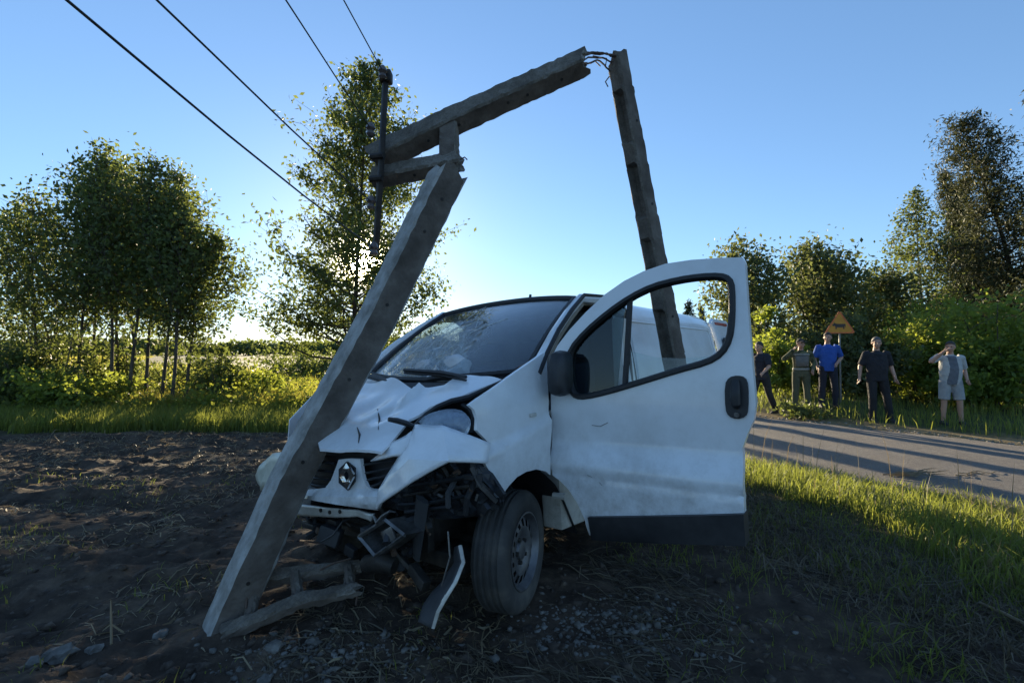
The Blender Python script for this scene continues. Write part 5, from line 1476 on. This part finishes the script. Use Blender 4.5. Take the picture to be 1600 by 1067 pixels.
# man in camouflage jacket, arm raised to his head
def bands(root, J, pel, chest):
    mg = cloth('grey_band', (.20, .20, .18), (.30, .30, .27))
    for z, w_ in ((1.37, .022), (1.02, .028)):
        mb = MB(); mb.loft([[Vector((math.cos(t) * (.196 if z > 1.2 else .184), math.sin(t) * (.138 if z > 1.2 else .128), z + q)) for t in np.linspace(0, 2 * math.pi, 28, endpoint=False)] for q in (-w_, w_)])
        o = mb.build('chest_band' if z > 1.2 else 'belt', mg, root, smooth=True); s_ = o.modifiers.new('t', 'SOLIDIFY'); s_.thickness = .012
    mb = MB()
    mb.loft([[Vector((x_, -.150 - .012 * math.cos(x_ * 9), z)) for x_ in np.linspace(-.14, .14, 7)] for z in (1.08, 1.2, 1.34)], closed=False)
    o = mb.build('chest_panel', cloth('grey_vest', (.10, .095, .085), (.17, .16, .145)), root, smooth=True); s_ = o.modifiers.new('t', 'SOLIDIFY'); s_.thickness = .02
cm = camo('camouflage')
person('man in camouflage jacket and dark cap with one arm raised', wx(1251, 12.0), 12.0, R(-22), 1.78,
       dict(elR=(-.36, -.06, 1.27), wrR=(-.16, -.18, 1.50), elL=(.28, .06, 1.15), wrL=(.22, -.14, .98)),
       cm, cloth('olive_trousers', (.05, .055, .03), (.10, .10, .06)), M_hair, .9, turn=R(25), extra=bands, cap=cloth('dark_cap', (.018, .018, .018), (.035, .034, .03)))
# walking man half hidden by the door
person('man in dark clothes walking, half hidden behind the open van door', wx(1189, 11.8), 11.8, R(-62), 1.80,
       dict(hipL=(.08, .02, .92), kneeL=(.11, .12, .52), ankL=(.12, .34, .14), kneeR=(-.10, -.16, .52), ankR=(-.10, -.26, .08), elL=(.25, -.08, 1.16), wrL=(.24, -.28, 1.02), elR=(-.26, .14, 1.16), wrR=(-.27, .12, .90), head=(0, -.07, 1.61), shL=(.185, -.04, 1.40), shR=(-.185, -.02, 1.40)),
       cloth('navy_shirt', (.012, .014, .022), (.024, .027, .04)), cloth('dark_trousers', (.014, .013, .013), (.028, .026, .026)), M_hair, .44)

# ================================================================== SOIL CLODS, STRAW, STONES
t_ = (1 + 5 ** .5) / 2
ico = np.array([(-1, t_, 0), (1, t_, 0), (-1, -t_, 0), (1, -t_, 0), (0, -1, t_), (0, 1, t_), (0, -1, -t_), (0, 1, -t_), (t_, 0, -1), (t_, 0, 1), (-t_, 0, -1), (-t_, 0, 1)]) / 1.9
icf = np.array([(0, 11, 5), (0, 5, 1), (0, 1, 7), (0, 7, 10), (0, 10, 11), (1, 5, 9), (5, 11, 4), (11, 10, 2), (10, 7, 6), (7, 1, 8), (3, 9, 4), (3, 4, 2), (3, 2, 6), (3, 6, 8), (3, 8, 9), (4, 9, 5), (2, 4, 11), (6, 2, 10), (8, 6, 7), (9, 8, 1)])
def clods(name, P, size, m, seed, powr=2.5):
    r = np.random.RandomState(seed); N = len(P)
    s = size * (.25 + r.rand(N) ** powr)
    V = ico[None] * (1 + .35 * r.randn(N, 12, 1)) * s[:, None, None] * (vec((1, 1, .65)) * (.7 + .6 * r.rand(N, 1, 3)))
    V = V + P[:, None, :]
    return link(name, np_mesh(name, V.reshape(-1, 3), (icf[None] + (np.arange(N) * 12)[:, None, None]).reshape(-1, 3)), m, None)
M_soil = simple('soil_clod', [(.024, .018, .0145), (.064, .047, .035), (.14, .104, .073)], 14, 1.0, bstr=.6, bdist=.01)
P = scatter(60000, -9, 3.5, .9, 9.4, lambda x, y, q: (soil_mask(x, y) > .5) & (q < np.clip(1.6 / np.maximum(y, .8), .15, 1) + .1 * (x < 0)), 60)
tag(clods('soil_clods', P, .030, M_soil, 61), 'dark crumbly soil clods scattered over the ploughed field', 'soil', kind='stuff')

def strands(name, P, ln, w, m, seed, tilt=.25, bend=.5, dirbias=None):
    """loose stalks lying about: bent ribbons of two segments"""
    r = np.random.RandomState(seed); N = len(P)
    az = r.rand(N) * 2 * np.pi if dirbias is None else dirbias + r.randn(N) * .7
    L_ = ln * (.3 + r.rand(N) ** 1.5)
    d = np.stack([np.cos(az), np.sin(az), tilt * r.randn(N)], 1) * L_[:, None]
    az2 = az + bend * r.randn(N); d2 = np.stack([np.cos(az2), np.sin(az2), -tilt * .5 * np.abs(r.randn(N))], 1) * L_[:, None] * .8
    pr_ = np.stack([-np.sin(az), np.cos(az), .6 * r.randn(N)], 1) * (w * (.5 + r.rand(N)))[:, None]
    a = P + vec((0, 0, .008)); b_ = a + d * .6; c_ = b_ + d2 * .6
    b_[:, 2] = np.maximum(b_[:, 2], height(b_[:, 0], b_[:, 1]) + .006); c_[:, 2] = np.maximum(c_[:, 2], height(c_[:, 0], c_[:, 1]) + .004)
    V = np.stack([a - pr_, a + pr_, b_ + pr_ * .9, b_ - pr_ * .9, c_ + pr_ * .4, c_ - pr_ * .4], 1).reshape(-1, 3)
    k = (np.arange(N) * 6)[:, None]
    return link(name, np_mesh(name, V, np.concatenate([k + [0, 1, 2, 3], k + [3, 2, 4, 5]], 1).reshape(-1, 4)), m)
M_straw = leafmat('straw', (.13, .10, .06), (.36, .29, .18), (.30, .22, .10), .3)
P = scatter(32000, -9, 0, 1.2, 9.4, lambda x, y, q: (soil_mask(x, y) > .5) & (vnoise(x * 1.2, y * 2.5, 62) + .25 * q > .62), 63)
tag(strands('straw_stubble', P, .09, .0035, M_straw, 64, .5), 'pale straw and root bits over the ploughed field', 'straw', kind='stuff')
P = scatter(30000, -1.2, 4.4, 1.2, 6.5, lambda x, y, q: (soil_mask(x, y) > .15) & (vnoise(x * 1.6, y * 1.6, 65) + .3 * q > .66), 66)
tag(strands('dead_stalks', P, .20, .0026, M_dead, 67, .22, .7, 2.6), 'flattened dead grass stalks on the dark ground before the van', 'dead grass', kind='stuff')
P = scatter(26000, .2, 5.5, 1.4, 5.5, lambda x, y, q: (np.abs(x - 1.75 - (5.6 - y) * .30) < .7 * q + .1), 68)
tag(blades('trodden_grass', P, .13, .007, M_dead, 69, 1.6), 'trodden brownish grass between bare soil and green verge', 'grass', kind='stuff')
P = scatter(9000, -6, 3.5, 1.1, 6.0, lambda x, y, q: (vnoise(x * 2.2, y * 2.2, 70) > .68), 71)
tag(blades('sparse_weeds', P, .07, .005, M_grass, 72, 1.2), 'sparse small green weeds growing in the dark soil', 'weeds', kind='stuff')

M_stone = simple('debris_stone', [(.06, .056, .048), (.13, .12, .105), (.22, .21, .19)], 12, .9, bstr=.5, bdist=.01)
stones = [(430, 1010, 24, 'pale chunk of concrete, largest in the row right of the pole foot'), (446, 1028, 16, 'small pale chunk just right of the largest one'), (413, 1050, 22, 'long pale splinter nearest to the bottom picture edge'),
          (490, 1000, 18, 'pale chunk at the right end of the row of rubble'), (462, 1012, 10, 'pebble sized rubble in the middle of the row'), (520, 985, 13, 'pale chunk in front of the concrete fragment'),
          (772, 1018, 15, 'bluish pale chunk lying in front of the front wheel'), (92, 1012, 34, 'large flat stone at the lower left of the field'), (148, 1000, 22, 'grey stone right of the large flat one'),
          (52, 1036, 22, 'stone at the lower left corner, left of the large flat one'), (160, 1046, 20, 'stone close to the bottom edge at the left'), (252, 976, 20, 'clay coloured stone left of the pole foot'),
          (1002, 968, 14, 'grey lump in the dead grass right of the front wheel'), (905, 962, 14, 'grey lump beside the tyre in the dead grass')]
for i, (u, v, s_, lb) in enumerate(stones):
    d = CAM_H * FOC / (v - HZ); p = at(u, v, d); k = s_ / FOC * d * .55
    o = lump('rubble_stone', (0, 0, 0), (k * 1.1, k * .9, k * .65), M_stone, None, i * 3.7, .5, 2)
    o.location = (p.x, p.y, float(height(p.x, p.y)) + k * .12); o.rotation_euler = (0, 0, i)
    for f in o.data.polygons: f.use_smooth = False
    tag(o, lb, 'stone', 'rubble and stones in the soil')
P = scatter(15000, .3, 4.5, 1.3, 5.6, lambda x, y, q: (soil_mask(x, y) > .2) & (x - (.9 + (5.6 - y) * .30) > -.9 * q ** .5 + .3 * vnoise(x * 3, y * 3, 90)) & (vnoise(x * 2.4, y * 2.4, 91) > .25 + .45 * q), 92)
tag(blades('shaded_grass', P, .12, .006, M_grass, 93, 1.3), 'thin shaded grass spreading from the verge towards the van', 'grass', kind='stuff')
P = scatter(40000, -2, 12, 2.5, 16, lambda x, y, q: (np.abs(beyond(x, y) + .05) < .45 * q ** 2 + .03) | (np.abs(beyond(x, y) + 4.9) < .30 * q ** 2 + .03), 94)
P = P[:9000]; P[:, 2] = .015
tag(clods('roadside_gravel', P, .022, simple('road_gravel', [(.12, .11, .095), (.22, .20, .175), (.34, .31, .27)], 9, .95, bstr=.4), 95), 'loose gravel along both ragged edges of the road', 'gravel', kind='stuff')
r = np.random.RandomState(96); n_ = 700
P = np.stack([.55 + .35 * r.randn(n_), 2.75 + .16 * r.randn(n_)], 1); P2 = np.stack([-.95 + .30 * r.randn(500), 2.45 + .12 * r.randn(500)], 1); P = np.concatenate([P, P2])
P = np.concatenate([P, height(P[:, 0], P[:, 1])[:, None]], 1)
tag(clods('concrete_crumbs', P, .016, M_stone, 97), 'pale grey crumbs of concrete strewn before the front wheel and pole foot', 'rubble', kind='stuff')
# thick dry branch at the right, stalk standing in the field
def stick(name, label, pts, rad, cat='branch', m=M_straw):
    mb = MB(); mb.tube(pts, rad, 6); return tag(mb.build(name, m, None, smooth=True), label, cat)
g_ = lambda u, v, dz=0.0: (lambda d: at(u, v, d) + Vector((0, 0, dz)))(CAM_H * FOC / (v - HZ))
stick('dry_stalk', 'yellowish dry stalk lying at the right picture edge', [g_(1532, 950, .03), g_(1566, 968, .04), g_(1604, 988, .04)], [.008, .011, .012])
stick('dry_stalk', 'thin pale stalk standing in the field left of the pole', [g_(174, 1006), g_(173, 990, .09), g_(172, 985, .16)], [.006, .005, .003])
r_ = random.Random(12)
for q, (u, v, n_, lb) in enumerate([(1420, 745, 26, 'large heap of dry twigs lying on the near edge of the road'), (1515, 752, 9, 'small clump of dry twigs at the right road edge')]):
    d = 5.9; c_ = at(u, 760, 5.9); c_ = Vector((c_.x, c_.y, .06))
    root = empty('twig_heap', c_, 0, lb, 'twigs')
    for k in range(n_):
        a = r_.uniform(-.5, .4); L_ = r_.uniform(.12, .32)
        p0 = Vector((r_.uniform(-.3, .3), r_.uniform(-.1, .1), r_.uniform(-.03, .02))); dd = Vector((math.cos(a), math.sin(a), r_.uniform(-.1, .35)))
        mb = MB(); mb.tube([p0, p0 + dd * L_ * .5, p0 + dd * L_ + Vector((0, r_.uniform(-.05, .05), -.03))], [.006, .005, .002], 5); mb.build('twig', M_straw, root)
# tall single grass stems with seed heads on the verge
r = np.random.RandomState(77); C = []
P = scatter(160, 2.2, 6.2, 3.5, 8.5, lambda x, y, q: (beyond(x, y) < -4.8) & (soil_mask(x, y) < .3), 78)
tag(blades('grass_stems', P, .62, .006, M_straw, 79, .35), 'tall single dry grass stems rising from the verge', 'grass', kind='stuff')
